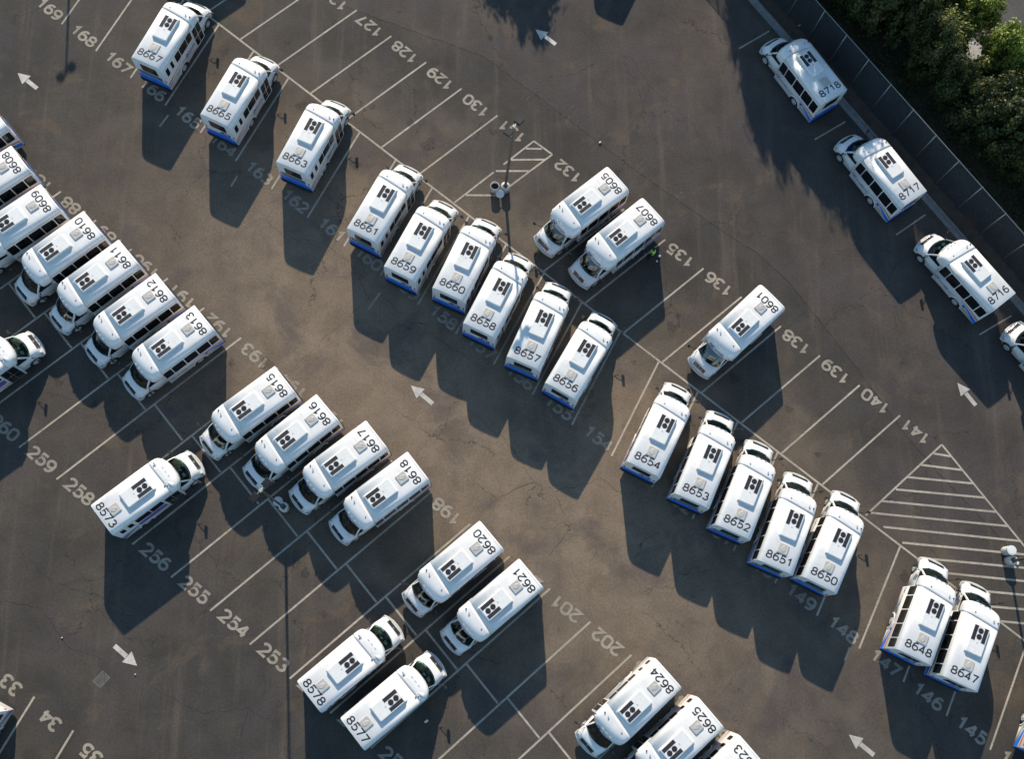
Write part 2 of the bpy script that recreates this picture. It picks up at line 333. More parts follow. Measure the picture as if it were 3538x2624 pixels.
GL = {'0': [arc(.30, .72, .30, .28, 0, 180) + arc(.30, .28, .30, .28, 180, 360) + [(.60, .72)]],
 '1': [[(.10, .74), (.36, .97), (.36, 0.0)]],
 '2': [arc(.30, .71, .29, .29, 165, -32) + [(.02, 0.0), (.62, 0.0)]],
 '3': [arc(.29, .745, .26, .255, 155, -82), arc(.29, .26, .31, .26, 86, -155)],
 '4': [[(.44, 0.0), (.44, 1.0)], [(.44, 1.0), (0.0, .29), (.62, .29)]],
 '5': [[(.56, 1.0), (.12, 1.0), (.07, .50)] + arc(.28, .32, .32, .32, 128, -150)],
 '6': [arc(.30, .31, .30, .31, 0, 360, 22), [(.0, .31)] + arc(.40, .42, .40, .58, 195, 100)[0:0] + arc(.36, .45, .36, .55, 190, 62)],
 '7': [[(0.0, 1.0), (.60, 1.0), (.20, 0.0)]],
 '8': [arc(.30, .755, .255, .245, 0, 360, 22), arc(.30, .26, .31, .26, 0, 360, 22)],
 '9': [arc(.30, .69, .30, .31, 0, 360, 22), arc(.24, .55, .36, .55, 10, -118)]}
_dc = {}
def digits_mesh(txt, h, th, adv, m_):
    """numerals drawn as brush strokes of thickness th, cap height h, centred"""
    k = (txt, h, th, adv, m_.name)
    if k in _dc: return _dc[k]
    mb = MB(); W_ = (len(txt) - 1) * adv + .6; q = 0
    for i, ch in enumerate(txt):
        for st in GL[ch]:
            pts = [Vector(((x + i * adv - W_ / 2) * h, (y - .5) * (h - th))) for x, y in st]
            closed = (pts[0] - pts[-1]).length < 1e-4; n = len(pts); L = []; Rr = []
            for j, p in enumerate(pts):
                a_ = pts[j - 1] if j else (pts[-2] if closed else p); b_ = pts[j + 1] if j < n - 1 else (pts[1] if closed else p)
                t1 = (p - a_).normalized() if (p - a_).length > 1e-6 else (b_ - p).normalized(); t2 = (b_ - p).normalized() if (b_ - p).length > 1e-6 else t1
                t = (t1 + t2).normalized(); nn = Vector((-t.y, t.x)); c = max(.45, nn.dot(Vector((-t1.y, t1.x)))); nn = nn * (th / 2 / c)
                L.append((*(p + nn), q * .0009)); Rr.append((*(p - nn), q * .0009))
            mb.add(L + Rr, [(j, j + n, j + n + 1, j + 1) for j in range(n - 1)]); q += 1
    me = bpy.data.meshes.new('numerals'); me.from_pydata(mb.v, [], mb.f); me.materials.append(m_)
    bm = bmesh.new(); bm.from_mesh(me)
    for f in bm.faces:
        f.normal_update()
        if f.normal.z < 0: f.normal_flip()
    bm.to_mesh(me); bm.free(); me.update(); _dc[k] = me; return me
def xform_mesh(me, mtx):
    me = me.copy(); me.transform(mtx); return me

# ------------------------------------------------------------------ ground
def sheet(pts, z):
    return [(p[0], p[1], z) for p in pts]
FD = Vector((0.5873, -0.8094)); FN = Vector((0.8094, 0.5873)); F0 = Vector((24.49, 44.13))       # fence direction / outward normal / a post
def fpt(s, d): q = F0 + FD * s + FN * d; return (q.x, q.y)
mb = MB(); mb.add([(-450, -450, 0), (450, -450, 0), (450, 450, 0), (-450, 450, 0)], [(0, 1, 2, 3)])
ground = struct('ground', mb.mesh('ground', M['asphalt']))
# the lane next to the fence was paved later, its joint wanders along the ends of the stalls
seam = [(-60, 62.0), (-24, 50.5), (-7.4, 44.0), (1.9, 40.4), (3.75, 38.9), (8.0, 35.45), (12.6, 31.6), (18.0, 27.45), (20.9, 25.4), (22.9, 23.4), (27.3, 17.0), (29.9, 12.8), (32.3, 9.6), (40, 0.5), (60, -24)]
far = [fpt(95, -2.0), fpt(-95, -2.0)]
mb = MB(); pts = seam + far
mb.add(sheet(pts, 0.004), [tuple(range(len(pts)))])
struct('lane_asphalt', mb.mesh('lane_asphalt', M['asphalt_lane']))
def ribbon(path, w, z, wob=0.0, seed=1):
    rnd = random.Random(seed); mb = MB(); L = []; Rr = []
    fine = []
    for i in range(len(path) - 1):
        a = Vector(path[i]); c = Vector(path[i + 1]); n = max(1, int((c - a).length / 0.35)) if wob else 1
        for k in range(n): fine.append(a.lerp(c, k / n))
    fine.append(Vector(path[-1]))
    for i, q in enumerate(fine):
        t = (fine[min(i + 1, len(fine) - 1)] - fine[max(i - 1, 0)]).normalized(); nn = Vector((-t.y, t.x))
        q = q + nn * rnd.uniform(-wob, wob); ww = w * (rnd.uniform(0.5, 1.3) if wob else 1)
        L.append((*(q + nn * ww / 2), z)); Rr.append((*(q - nn * ww / 2), z))
    n = len(L); mb.add(L + Rr, [(i, i + n, i + n + 1, i + 1) for i in range(n - 1)]); return mb
struct('pavement_joint', ribbon(seam[1:14], 0.055, 0.0075, 0.04, 4).mesh('pavement_joint', M['crackfill']))
# a few long cracks across the lanes
for ci, path in enumerate(([(-13.2, 27.6), (-11.6, 26.2), (-9.0, 26.0), (-7.0, 24.2), (-6.0, 22.0), (-8.6, 19.4), (-11.0, 16.8)],
                           [(-7.0, 24.2), (-4.0, 21.0), (-1.2, 19.0), (1.0, 17.6)], [(-6.4, 23.5), (-6.7, 26.0), (-8.0, 28.6), (-11.0, 31.0)],
                           [(1.0, 14.0), (3.2, 12.2), (5.0, 9.4), (6.4, 8.8), (7.2, 6.4), (6.0, 4.6)], [(5.0, 9.4), (2.6, 8.4), (0.6, 9.6)], [(6.4, 8.8), (9.4, 9.6), (11.4, 8.2)],
                           [(-29.0, 2.4), (-25.6, 1.6), (-23.6, -0.8), (-21.8, -1.4), (-21.2, -3.4)], [(-27.6, 5.6), (-25.2, 3.2), (-22.6, 2.6), (-20.6, 1.4)],
                           [(-18.4, -3.2), (-15.4, -4.6), (-12.8, -4.4), (-10.8, -5.4)], [(-12.8, -4.4), (-13.2, -6.8), (-12.4, -9.0)],
                           [(9.0, 43.0), (10.4, 41.0), (12.6, 40.6), (14.0, 38.2), (17.0, 35.2), (18.2, 32.0)], [(14.0, 38.2), (13.2, 36.0), (14.4, 33.6), (17.0, 31.8)])):
    struct('pavement_crack', ribbon(path, 0.032, 0.0105, 0.11, 20 + ci).mesh('pavement_crack', M['crackfill']))
# gutter, kerb, planting strip, footpath and street beyond the fence
def fstrip(d0, d1, z, s0=-70, s1=95):
    mb = MB(); mb.add(sheet([fpt(s0, d0), fpt(s1, d0), fpt(s1, d1), fpt(s0, d1)], z), [(0, 1, 2, 3)]); return mb
struct('planting_soil', fstrip(-1.02, 9.0, 0.012).mesh('planting_soil', M['soil']))
struct('gutter', fstrip(-1.52, -1.17, 0.012).mesh('gutter', M['gutter']))
mb = MB()
for i in range(55):
    a, c = -70 + i * 3.0, -70 + i * 3.0 + 2.985
    q = [fpt(a, -1.17), fpt(c, -1.17), fpt(c, -1.0), fpt(a, -1.0)]
    mb.add(sheet(q, 0.0) + sheet([fpt(a, -1.15), fpt(c, -1.15), fpt(c, -1.0), fpt(a, -1.0)], 0.15), [(4, 5, 6, 7), (0, 1, 5, 4), (1, 2, 6, 5), (2, 3, 7, 6), (3, 0, 4, 7)])
struct('kerb', mb.mesh('kerb', M['gutter']))
struct('footpath', fstrip(9.0, 10.5, 0.06).mesh('footpath', M['concrete']))
struct('verge_soil', fstrip(10.5, 12.4, 0.012).mesh('verge_soil', M['verge']))
struct('street', fstrip(12.4, 26, 0.012).mesh('street', M['asphalt_road']))
for k in range(-4, 8):
    mb = fstrip(14.05, 14.2, 0.017, k * 6.0 - 0.3, k * 6.0 + 1.7); struct('street_line', mb.mesh('street_line', M['arrowpaint']))

# ------------------------------------------------------------------ painted markings
Q0 = Vector((-17.0983, 42.648)); DD = Vector((2.55927, -2.08552)); J0 = Vector((-27.8679, 20.5222)); DJ = Vector((2.53276, -2.07481))
def line(a, b_, w=0.125, m_='line', name='stall_line', z=0.0085):
    a = Vector(a); b_ = Vector(b_); t = (b_ - a).normalized(); n = Vector((-t.y, t.x)) * w / 2
    mb = MB(); mb.add(sheet([a + n, a - n, b_ - n, b_ + n], z), [(0, 1, 2, 3)]); return struct(name, mb.mesh(name, M[m_]))
line(Q0 + DD * -3.0, Q0 + DD * 23, 0.13, name='centre_line')
for k in range(-4, 22):
    x = -3.36 - 0.14 * math.exp(-((k - 9) / 5.5) ** 2) + (0.10 if k > 18 else 0)
    line(Q0 + DD * k + Vector((-0.02, -0.07)), Q0 + DD * k + Vector((x, -6.5)), z=0.012)
for k in [-1.4, -0.4, 0.6, 1.62, 2.61, 3.6, 4.59, 5.59] + [8.98, 10.07, 11.08, 12.07, 13.08, 14.08, 15.08, 16.09]:
    o = Vector((0.05, 0.06)); v = Vector((5.6 if k < 7 else 5.74, 4.66)); line(Q0 + DD * k + o, Q0 + DD * k + o + v, z=0.012)
for k in range(-3, 17):
    line(J0 + DJ * k + Vector((-5.25, -4.54)), J0 + DJ * k + Vector((5.9, 4.88)), z=0.0085)
    line(J0 + DJ * k + Vector((-1.98, 2.43)), J0 + DJ * k + Vector((-0.02, 0.02)), z=0.012)
for a, b_ in [((20.667, 41.398), (23.05, 42.9)), ((25.734, 34.157), (28.1, 35.6)), ((30.956, 26.86), (33.25, 28.4)), ((36.102, 19.522), (38.55, 20.9)), ((15.6, 48.5), (18.0, 50.0)), ((41.2, 12.1), (43.6, 13.5))]: line(a, b_, 0.11)
for a, b_ in [((-25.618, -3.517), (-28.8, -9.4)), ((-23.131, -5.504), (-26.2, -11.2)), ((-20.6, -7.5), (-23.7, -13.2)), ((-28.1, -1.5), (-31.3, -7.4))]: line(a, b_)
# hatched islands
for a, b_ in [((32.526, 11.808), (26.84, 7.08)), ((32.526, 11.808), (40.2, 0.9))]: line(a, b_, name='island_line', z=0.0135)
for a, b_ in [((31.914, 11.199), (33.083, 11.001)), ((30.964, 10.434), (33.784, 10.07)), ((29.959, 9.612), (34.376, 9.166)), ((29.069, 8.796), (35.066, 8.214)), ((27.978, 8.039), (35.751, 7.257)), ((27.0, 7.28), (36.434, 6.315)), ((27.964, 6.328), (37.159, 5.326)), ((29.126, 5.291), (37.8, 4.4)),
              ((30.283, 4.28), (38.5, 3.45)), ((31.5, 3.34), (39.1, 2.5)), ((32.7, 2.28), (39.8, 1.55)), ((33.9, 1.2), (40.3, 0.6)), ((35.1, 0.2), (40.9, -0.4))]: line(a, b_, 0.14, name='island_hatching', z=0.0085)
for a, b_ in [((-0.188, 29.008), (2.55, 31.33)), ((3.25, 31.92), (5.419, 33.757)), ((5.419, 33.757), (6.71, 32.738)), ((6.71, 32.738), (3.15, 29.85))]: line(a, b_, name='island_line', z=0.0135)
for a, b_ in [((4.849, 33.169), (5.969, 33.161)), ((3.776, 32.287), (6.232, 32.344)), ((2.7, 31.422), (5.1, 31.448)), ((0.602, 29.572), (3.05, 29.573))]: line(a, b_, 0.14, name='island_hatching')
for a, b_ in [((0.1, 28.78), (1.5, 28.75)), ((0.9, 28.0), (2.4, 29.2))]: line(a, b_, 0.11, 'ghost', 'faded_line')
for a, b_ in [((-1.764, 40.685), (-0.231, 42.019)), ((-1.027, 41.018), (-0.059, 41.869)), ((-0.002, 42.191), (0.629, 42.849)), ((0.25, 41.98), (0.85, 42.62)), ((4.4, 36.889), (6.019, 38.609)), ((4.853, 36.896), (6.184, 38.297)), ((7.431, 35.631), (8.365, 36.64)), ((7.75, 35.35), (8.7, 36.38)),
              ((9.056, 33.134), (10.636, 34.812)), ((9.36, 32.9), (10.95, 34.55)), ((12.372, 31.474), (13.435, 32.58)), ((12.7, 31.2), (13.75, 32.3)), ((14.846, 29.098), (15.847, 30.006)), ((15.1, 28.85), (16.1, 29.75)),
              ((-20.6, 29.2), (-19.4, 30.3)), ((-14.8, 23.9), (-13.7, 24.9)), ((13.6, 4.9), (14.6, 5.9)), ((18.9, 0.6), (19.9, 1.7))]: line(a, b_, 0.06, 'ghost', 'faded_line', 0.0115)
for a, b_ in [((-20.2, 35.4), (-20.75, 34.5)), ((-15.2, 30.85), (-15.6, 30.05)), ((-5.2, 22.4), (-6.0, 21.2)), ((25.0, -1.3), (24.6, -2.1))]: line(a, b_, 0.13, 'numpaint', 'faded_line')
# stencilled stall numbers
AD = math.atan2(DD.y, DD.x)
def stallnum(n, c, rot):
    o = struct('stall_number', digits_mesh(str(n), 0.88, 0.175, .82, M['numpaint'])); o.location = (c[0], c[1], 0.0155); o.rotation_euler = (0, 0, rot); return o
for n in range(144, 172): stallnum(n, Q0 + DD * (166 - n) + Vector((-4.3, -5.31)), AD)
for n in range(123, 131): stallnum(n, Q0 + DD * (n - 125) + Vector((5.65, 4.25)), AD + PI)
stallnum(131, (3.90833471, 34.50218956), AD + PI)
for n in range(132, 142): stallnum(n, Q0 + DD * (n - 125) + Vector((7.0, 3.42)), AD + PI)
for n in range(186, 207): stallnum(n, J0 + DJ * (n - 190) + Vector((6.92, 3.62)), AD + PI)
for n in range(248, 264): stallnum(n, J0 + DJ * (260 - n) + Vector((-1.2, -7.4)), AD)
for n, c in ((32, (-29.6, -0.75)), (33, (-27.07, -2.825)), (34, (-24.534, -4.919)), (35, (-21.95, -6.9))): stallnum(n, c, AD + PI)
for tip, tail in [((-30.81, 38.499), (-29.402, 37.346)), ((5.695, 42.694), (7.113, 41.522)), ((-3.084, 15.909), (-1.668, 14.707)), ((34.104, 16.096), (35.173, 14.55)), ((-19.619, -1.797), (-21.041, -0.617)), ((24.44, -6.574), (25.881, -7.784))]:
    t = Vector(tip); e = Vector(tail); u = (e - t).normalized(); n = Vector((-u.y, u.x)); L = (e - t).length
    mb = MB(); mb.add(sheet([t, t + u * 0.86 + n * 0.42, t + u * 0.86 - n * 0.42], 0.0125), [(0, 1, 2)])
    mb.add(sheet([t + u * 0.89 + n * 0.145, t + u * (L + 0.06) + n * 0.145, t + u * (L + 0.06) - n * 0.145, t + u * 0.89 - n * 0.145], 0.0125), [(0, 1, 2, 3)])
    struct('direction_arrow', mb.mesh('direction_arrow', M['arrowpaint']))
# utility patch set into the paving
pc = Vector((-21.7, -2.57)); mb = MB()
for w, h, z, mi in ((0.66, 0.84, 0.006, 0), (0.55, 0.73, 0.010, 1)):
    u = Vector((0.75, -0.66)); v = Vector((0.66, 0.75)); mb.add(sheet([pc + u * w / 2 + v * h / 2, pc - u * w / 2 + v * h / 2, pc - u * w / 2 - v * h / 2, pc + u * w / 2 - v * h / 2], z), [(0, 1, 2, 3)], False, mi)
struct('drain_cover', mb.mesh('drain_cover', M['cover'], M['cover2']))
# oil drips where engines stand
rs = random.Random(5)
stains = [(14.2, 21.2, .32), (15.1, 20.8, .2), (14.6, 21.6, .14), (-12.6, 17.4, .45), (-14.9, 17.5, .22), (-2.0, 33.4, .5), (2.5, 34.4, .3), (8.9, 15.3, .3)] + [(*(Q0 + DD * k + Vector((-0.9, -1.5)) + Vector((rs.uniform(-.7, .7), rs.uniform(-.7, .7)))), rs.uniform(.15, .4)) for k in (0.5, 2.5, 4.5, 11.6, 12.5, 13.6, 18.5)] + [(*(Q0 + DD * (k + 0.5) + Vector((1.6, 1.3)) + Vector((rs.uniform(-.7, .7), rs.uniform(-.7, .7)))), rs.uniform(.2, .45)) for k in (1, 2, 3, 4, 11, 13, 14, 15)] + [(*(J0 + DJ * (k + 0.5) + Vector((-1.2, -1.0)) + Vector((rs.uniform(-.8, .8), rs.uniform(-.8, .8)))), rs.uniform(.15, .4)) for k in range(1, 10)]
for x, y, r in stains:
    n = 14; ph = rs.random() * 6; mb = MB(); mb.add([(x + r * (1 + .35 * math.sin(3 * t + ph) + .15 * math.sin(5 * t)) * math.cos(t), y + r * (1 + .3 * math.cos(2 * t + ph)) * math.sin(t), 0.0182) for t in [2 * PI * i / n for i in range(n)]], [tuple(range(n))])
    struct('oil_stain', mb.mesh('oil_stain', M['stain']))

# ------------------------------------------------------------------ the bus
SEC = [(1.215, .38), (1.218, .8), (1.216, 1.3), (1.207, 2.0), (1.195, 2.55), (1.183, 2.72), (1.155, 2.84), (1.105, 2.93), (1.03, 2.99), (.92, 3.022), (.75, 3.04), (.4, 3.055), (0, 3.06)]
SEC = SEC + [(-y, z) for y, z in reversed(SEC[:-1])]
def left(x, z, d): return (x, 1.2165 + d - (0.0 if z < 1.3 else (z - 1.3) * 0.0165), z)
def right(x, z, d): p_ = left(x, z, d); return (p_[0], -p_[1], p_[2])
def rear(y, z, d): return (-0.002 - d, -y, z)       # first coordinate runs to the right as seen from behind
def cut(me, cyls):
    o = bpy.data.objects.new('tmp_a', me); COL.objects.link(o); tmp = []
    for c, r, h in cyls:
        cm = MB().cyl(c, (0, 1, 0), r, h, 28, smooth=False).mesh('tmp_c', M['black']); q = bpy.data.objects.new('tmp_c', cm); COL.objects.link(q); tmp.append(q)
        md = o.modifiers.new('b', 'BOOLEAN'); md.operation = 'DIFFERENCE'; md.object = q; md.solver = 'EXACT'
        try: md.material_mode = 'TRANSFER'
        except Exception: pass
    dg = bpy.context.evaluated_depsgraph_get(); out = bpy.data.meshes.new_from_object(o.evaluated_get(dg))
    for q in tmp + [o]: bpy.data.objects.remove(q)
    return out
def grid(mb, rows, smooth=True, mi=0):
    n = len(rows[0]); mb.add([p for r in rows for p in r], [(i * n + j, i * n + j + 1, (i + 1) * n + j + 1, (i + 1) * n + j) for i in range(len(rows) - 1) for j in range(n - 1)], smooth, mi)

def make_bus(var):
    """one shuttle bus of kind var ('new' or 'wrapped') with all of its parts, standing at the origin"""
    wrapped = var == 'wrapped'
    xr = 0.24 if wrapped else 0.0
    seam_x = (lambda y: 4.40 - 0.03 * y) if wrapped else (lambda y: 4.10 + 0.12 * y)
    root = empty('shuttle_bus', (0, 0, 0))
    # --- body
    mb = MB()
    st = [[(xr, y * .985, .38 + (z - .38) * .993) for y, z in SEC], [(xr + .03, y, z) for y, z in SEC], [(2.0, y, z) for y, z in SEC]]
    st.append([(max(seam_x(y), 4.28) if (y > 0 and z < 2.2) else seam_x(y), y, z) for y, z in SEC])
    mb.loft(st, True, True)
    body_me = mb.mesh('body', M['white'], M['black'])
    body_me = cut(body_me, [((1.92, .74, .40), .49, .7), ((1.92, -1.44, .40), .49, .7)])
    obj('body', body_me, root)
    mb = MB(); mb.box(3.70, 4.80, -1.2135, -.55, .36, 2.48); obj('entry_stepwell', mb.mesh('entry_stepwell', M['white']), root)
    # --- front cap over the cab
    mb = MB(); zs = [1, .992, .97, .93, .86, .76, .62, .44, .22, .02] if not wrapped else [1, .995, .98, .955, .92, .87, .80, .68, .42, .05]
    vs = [0, .16, .34, .5, .64, .76, .86, .935, .985, 1.0]
    ws = [1, 1, 1, .995, .985, .97, .955, .935, .91, .89]
    lo = 2.08 if not wrapped else 2.16; tops = [p_ for p_ in SEC if p_[1] >= 2.5]
    tops = [(1.20, lo)] + [(1.203, 2.3)] + tops + [(-1.203, 2.3)] + [(-1.20, lo)]
    rows = []
    for v, s, w in zip(vs, zs, ws):
        r = []
        for y, z in tops:
            yy = y * w; xf = (5.27 if not wrapped else 5.36) - (.25 if not wrapped else .34) * abs(y / 1.2) ** 3.4
            zz = lo + (z - lo) * s
            if not wrapped and .3 < v < .97 and abs(y) < .62: zz += .03 * math.sin(PI * (v - .3) / .67) ** .5
            r.append((seam_x(y) + (xf - seam_x(y)) * v + 0.002, yy, zz))
        rows.append(r)
    grid(mb, rows); n = len(tops)
    mb.add([p_ for r in rows for p_ in (r[0], r[-1])], [(2 * i, 2 * i + 1, 2 * i + 3, 2 * i + 2) for i in range(len(rows) - 1)], False)
    mb.add(rows[-1], [tuple(range(n))], False); mb.add(rows[0], [tuple(range(n))[::-1]], False)
    if wrapped:      # two sculpted fairings on the cap's shoulders and a flat visor between them
        for s in (1, -1):
            q = [[(4.62 + (5.2 - 4.62) * t, s * (.55 + .12 * t), 3.02 - .30 * t ** 1.6), (4.66 + (5.22 - 4.66) * t, s * (.80 + .05 * t), 3.10 - .42 * t ** 1.5), (4.68 + (5.12 - 4.68) * t, s * (1.0 - .02 * t), 3.06 - .46 * t ** 1.5), (4.70 + (5.02 - 4.70) * t, s * (1.10 - .04 * t), 2.86 - .40 * t ** 1.5)] for t in (0, .2, .45, .7, .9, 1)]
            grid(mb, q); mb.add(q[0], [(0, 1, 2, 3)]); mb.add(q[-1], [(3, 2, 1, 0)])
        mb.box(4.62, 4.70, -.45, .45, 2.95, 3.05)
    cap = obj('front_cap', mb.mesh('front_cap', M['white2']), root)
    lamps = [(5.02, y) for y in (-.30, 0, .30)]
    for x, y in ((4.40, -.95), (4.46, .58)) if not wrapped else ((4.52, -.80), (4.55, .72)):
        mb = MB(); mb.cyl((x, y, 2.93), (.1, 0, 1), .055, .13, 12, .035); obj('roof_antenna', mb.mesh('roof_antenna', M['black']), cap)
    mb = MB(); mb.cyl((4.43, -.64, 2.97), (.1, 0, 1), .03, .12, 8); mb.cyl((4.43, -.64, 3.08), (.1, 0, 1), .055, .03, 10); obj('roof_antenna', mb.mesh('roof_antenna', M['hatch']), cap)
    for y in (-.32, 0, .32):
        x = 5.10 if not wrapped else 4.92; z = 2.755 if not wrapped else 2.995
        mb = MB(); mb.box(x - .02, x + .03, y - .07, y + .07, z - .04, z + .03); obj('marker_lamp', mb.mesh('marker_lamp', M['trim']), cap)
    for y in (-1.0, 1.0):
        mb = MB(); mb.box(5.06, 5.10, y * .98 - .05, y * .98 + .05, 2.36, 2.41); obj('marker_lamp', mb.mesh('marker_lamp', M['amber']), cap)
    # --- seams and drip rails, a few millimetres proud of the panels
    mb = MB()
    def strip(xf, w, d=.004, sec=SEC):
        a = []; c = []
        up = [q for q in sec if q[1] > 2.3]
        for y, z in up:
            ny, nz = (0 if abs(y) < .8 else (1 if y > 0 else -1) * min(1, (abs(y) - .7) / .45)), (1 if z > 2.95 else .3)
            a.append((xf(y), y + ny * d, z + nz * d)); c.append((xf(y) + w, y + ny * d, z + nz * d))
        k = len(a); mb.add(a + c, [(i, i + 1, i + 1 + k, i + k) for i in range(k - 1)])
    strip(lambda y: xr + .115, .016); strip(lambda y: seam_x(y) - .012, .022)
    for s in (1, -1):
        mb.box(xr + .06, 4.05 if s < 0 else 4.2, s * 1.19 - .012, s * 1.19 + .012, 2.695, 2.72)
    obj('roof_trim', mb.mesh('roof_trim', M['trim']), root)
    # --- windows
    def window(fr, x0, x1, z0, z1, nm='side_window', r=.09, g='glass'):
        mb = MB(); mb.prism(rrect(x0, x1, z0, z1, r), lambda a, b_, d: fr(a, b_, d), .010); o = obj(nm, mb.mesh(nm, M[g]), root); return o
    if not wrapped:
        for x0, x1 in ((.14, .73), (.80, 1.68), (1.75, 2.64), (2.71, 3.60), (3.67, 4.25)): window(left, x0, x1, 1.50, 2.50)
        for x0, x1, z0 in ((.26, .58, 1.75), (.90, 1.16, 1.80), (1.50, 2.06, 1.72), (2.11, 2.99, 1.72), (3.04, 3.62, 1.72)): window(right, x0, x1, z0, 2.50)
    else:
        for x0, x1 in ((.44, 1.03), (1.10, 1.98), (2.05, 2.94), (3.01, 3.90)): window(left, x0, x1, 1.55, 2.50)
        for x0, x1, z0 in ((.58, .88, 1.78), (1.12, 1.45, 1.78), (1.66, 2.68, 1.70), (2.73, 3.60, 1.70)): window(right, x0, x1, z0, 2.52)
    # --- passenger door with two glazed leaves
    mb = MB(); mb.prism(rrect(3.74, 4.74, .40, 2.40, .04), lambda a, b_, d: (a, -1.2145 - d, b_), .020)
    door = obj('entry_door', mb.mesh('entry_door', M['white'] if not wrapped else M['galv']), root)
    for x0 in (3.79, 4.265):
        for z0, z1 in ((.50, 1.32), (1.38, 2.34)):
            mb = MB(); mb.prism(rrect(x0, x0 + .43, z0, z1, .04), lambda a, b_, d: (a, -1.236 - d, b_), .006); obj('door_glass', mb.mesh('door_glass', M['glass']), door)
    mb = MB(); mb.tube([(4.10, -1.25, .75), (4.05, -1.262, 1.2), (4.12, -1.25, 1.6)], .014, 6); obj('grab_rail', mb.mesh('grab_rail', M['orange']), door)
    # --- rear wall
    rb = lambda a, b_, d: (xr - .002 - d, -a, b_)
    mb = MB(); mb.prism(rrect(-.62, .62, 1.72, 2.55, .09), rb, .012); obj('rear_window', mb.mesh('rear_window', M['glass']), root)
    mb = MB(); hump = [(-1.16, .44), (1.16, .44), (1.185, .86), (.95, .90), (.72, 1.06), (.45, 1.12), (-.45, 1.12), (-.80, 1.10), (-1.185, 1.0)]
    mb.prism(hump, rb, .008); lower = obj('blue_rear_panel', mb.mesh('blue_rear_panel', M['blue'] if not wrapped else M['hatch']), root)
    top = hump[2:]; mb = MB(); mb.prism([(a, b_ + .006) for a, b_ in top] + [(a, b_ + .045) for a, b_ in reversed(top)], rb, .006); obj('white_line', mb.mesh('white_line', M['whitevinyl']), lower)
    mb = MB(); mb.prism([(a, b_ + .05) for a, b_ in top] + [(a, b_ + .075) for a, b_ in reversed(top)], rb, .006); obj('red_line', mb.mesh('red_line', M['red']), lower)
    mb = MB(); mb.loft([[(x, -1.19, z) for x, z in q] for q in ([(xr - .0, .34), (xr - .08, .34), (xr - .08, .47), (xr - .0, .48)],)] + [[(x, -1.0, z) for x, z in q] for q in ([(xr, .32), (xr - .14, .32), (xr - .14, .47), (xr, .48)],)] + [[(x, 1.0, z) for x, z in q] for q in ([(xr, .32), (xr - .14, .32), (xr - .14, .47), (xr, .48)],)] + [[(x, 1.19, z) for x, z in q] for q in ([(xr - .0, .34), (xr - .08, .34), (xr - .08, .47), (xr - .0, .48)],)], True, False)
    obj('rear_bumper', mb.mesh('rear_bumper', M['black']), root)
    for s in (-1, 1):
        for z in (1.24, 1.36, 1.48):
            mb = MB(); mb.cyl((xr - .001, s * 1.05, z), (-1, 0, 0), .048, .018, 12); obj('tail_lamp', mb.mesh('tail_lamp', M['taillamp'] if z != 1.36 else M['amber']), root)
    # --- swooping side stripes
    up = [(2.2, 1.34), (1.4, 1.325), (.8, 1.27), (.3, 1.20), (xr, 1.16)]; dn_ = [(2.2, 1.325), (1.4, 1.27), (.8, 1.15), (.3, 1.02), (xr, .97)]
    bu = [(1.75, 1.22), (1.2, 1.14), (.75, 1.03), (.35, .92), (xr, .86)]; bd = [(1.75, 1.205), (1.2, 1.02), (.75, .80), (.35, .58), (xr, .46)]
    for fr in (left, right):
        mb = MB(); mb.prism(up + dn_[::-1], fr, .003); obj('orange_stripe', mb.mesh('orange_stripe', M['orange'] if (not wrapped) else M['purple']), root)
        if fr is left or wrapped:
            mb = MB(); mb.prism([q for q in bu if q[0] >= xr] + [q for q in bd[::-1] if q[0] >= xr], fr, .003); obj('blue_stripe', mb.mesh('blue_stripe', M['blue'] if not wrapped else M['navy']), root)
        else:
            mb = MB(); mb.prism([(1.5, 1.02), (.9, .98), (.4, .90), (xr, .86)] + [(xr, .74), (.4, .82), (.9, .94), (1.5, 1.005)], fr, .003); obj('blue_stripe', mb.mesh('blue_stripe', M['navy']), root)
    if wrapped:
        mb = MB(); mb.prism([(1.6, .95), (3.62, .95), (3.62, 1.50), (3.0, 1.62), (2.2, 1.56), (1.6, 1.50)], right, .003); obj('violet_wrap', mb.mesh('violet_wrap', M['purple']), root)
    # fuel flap
    mb = MB(); mb.prism(rrect(1.26, 1.44, .88, 1.04, .03), left, .006); obj('fuel_flap', mb.mesh('fuel_flap', M['black']), root)
    # lettering along the sides and on the cap
    tm = text_mesh('ACCESS', .185, .82, .028, M['navy'], 1.04); oc = text_mesh('OC', .29, .46, .035, M['navy'], .9)
    ml = lambda x, z: Matrix(((-1, 0, 0, x), (0, 0, 1, 1.2215), (0, 1, 0, z), (0, 0, 0, 1)))
    mr = lambda x, z: Matrix(((1, 0, 0, x), (0, 0, -1, -1.2215), (0, 1, 0, z), (0, 0, 0, 1)))
    obj('lettering', xform_mesh(oc, ml(3.98, .92)), root); obj('lettering', xform_mesh(tm, ml(3.33, .885)), root)
    if not wrapped:
        obj('lettering', xform_mesh(oc, mr(2.62, 1.12)), root); obj('lettering', xform_mesh(tm, mr(3.22, 1.09)), root)
    # --- cab
    def csec(x, hw, zt, zb, bow):
        q = [(hw, zb), (hw, zb + .25), (hw, zt - .30), (hw - .03, zt - .16), (hw - .10, zt - .07), (hw - .17, zt - .03), (hw - .20, zt + .01), (hw - .45, zt + .035), (0, zt + .05)]
        q = q + [(-y, z) for y, z in reversed(q[:-1])]; return [(x - bow * (abs(y) / max(hw, .1)) ** 2.2, y, z) for y, z in q]
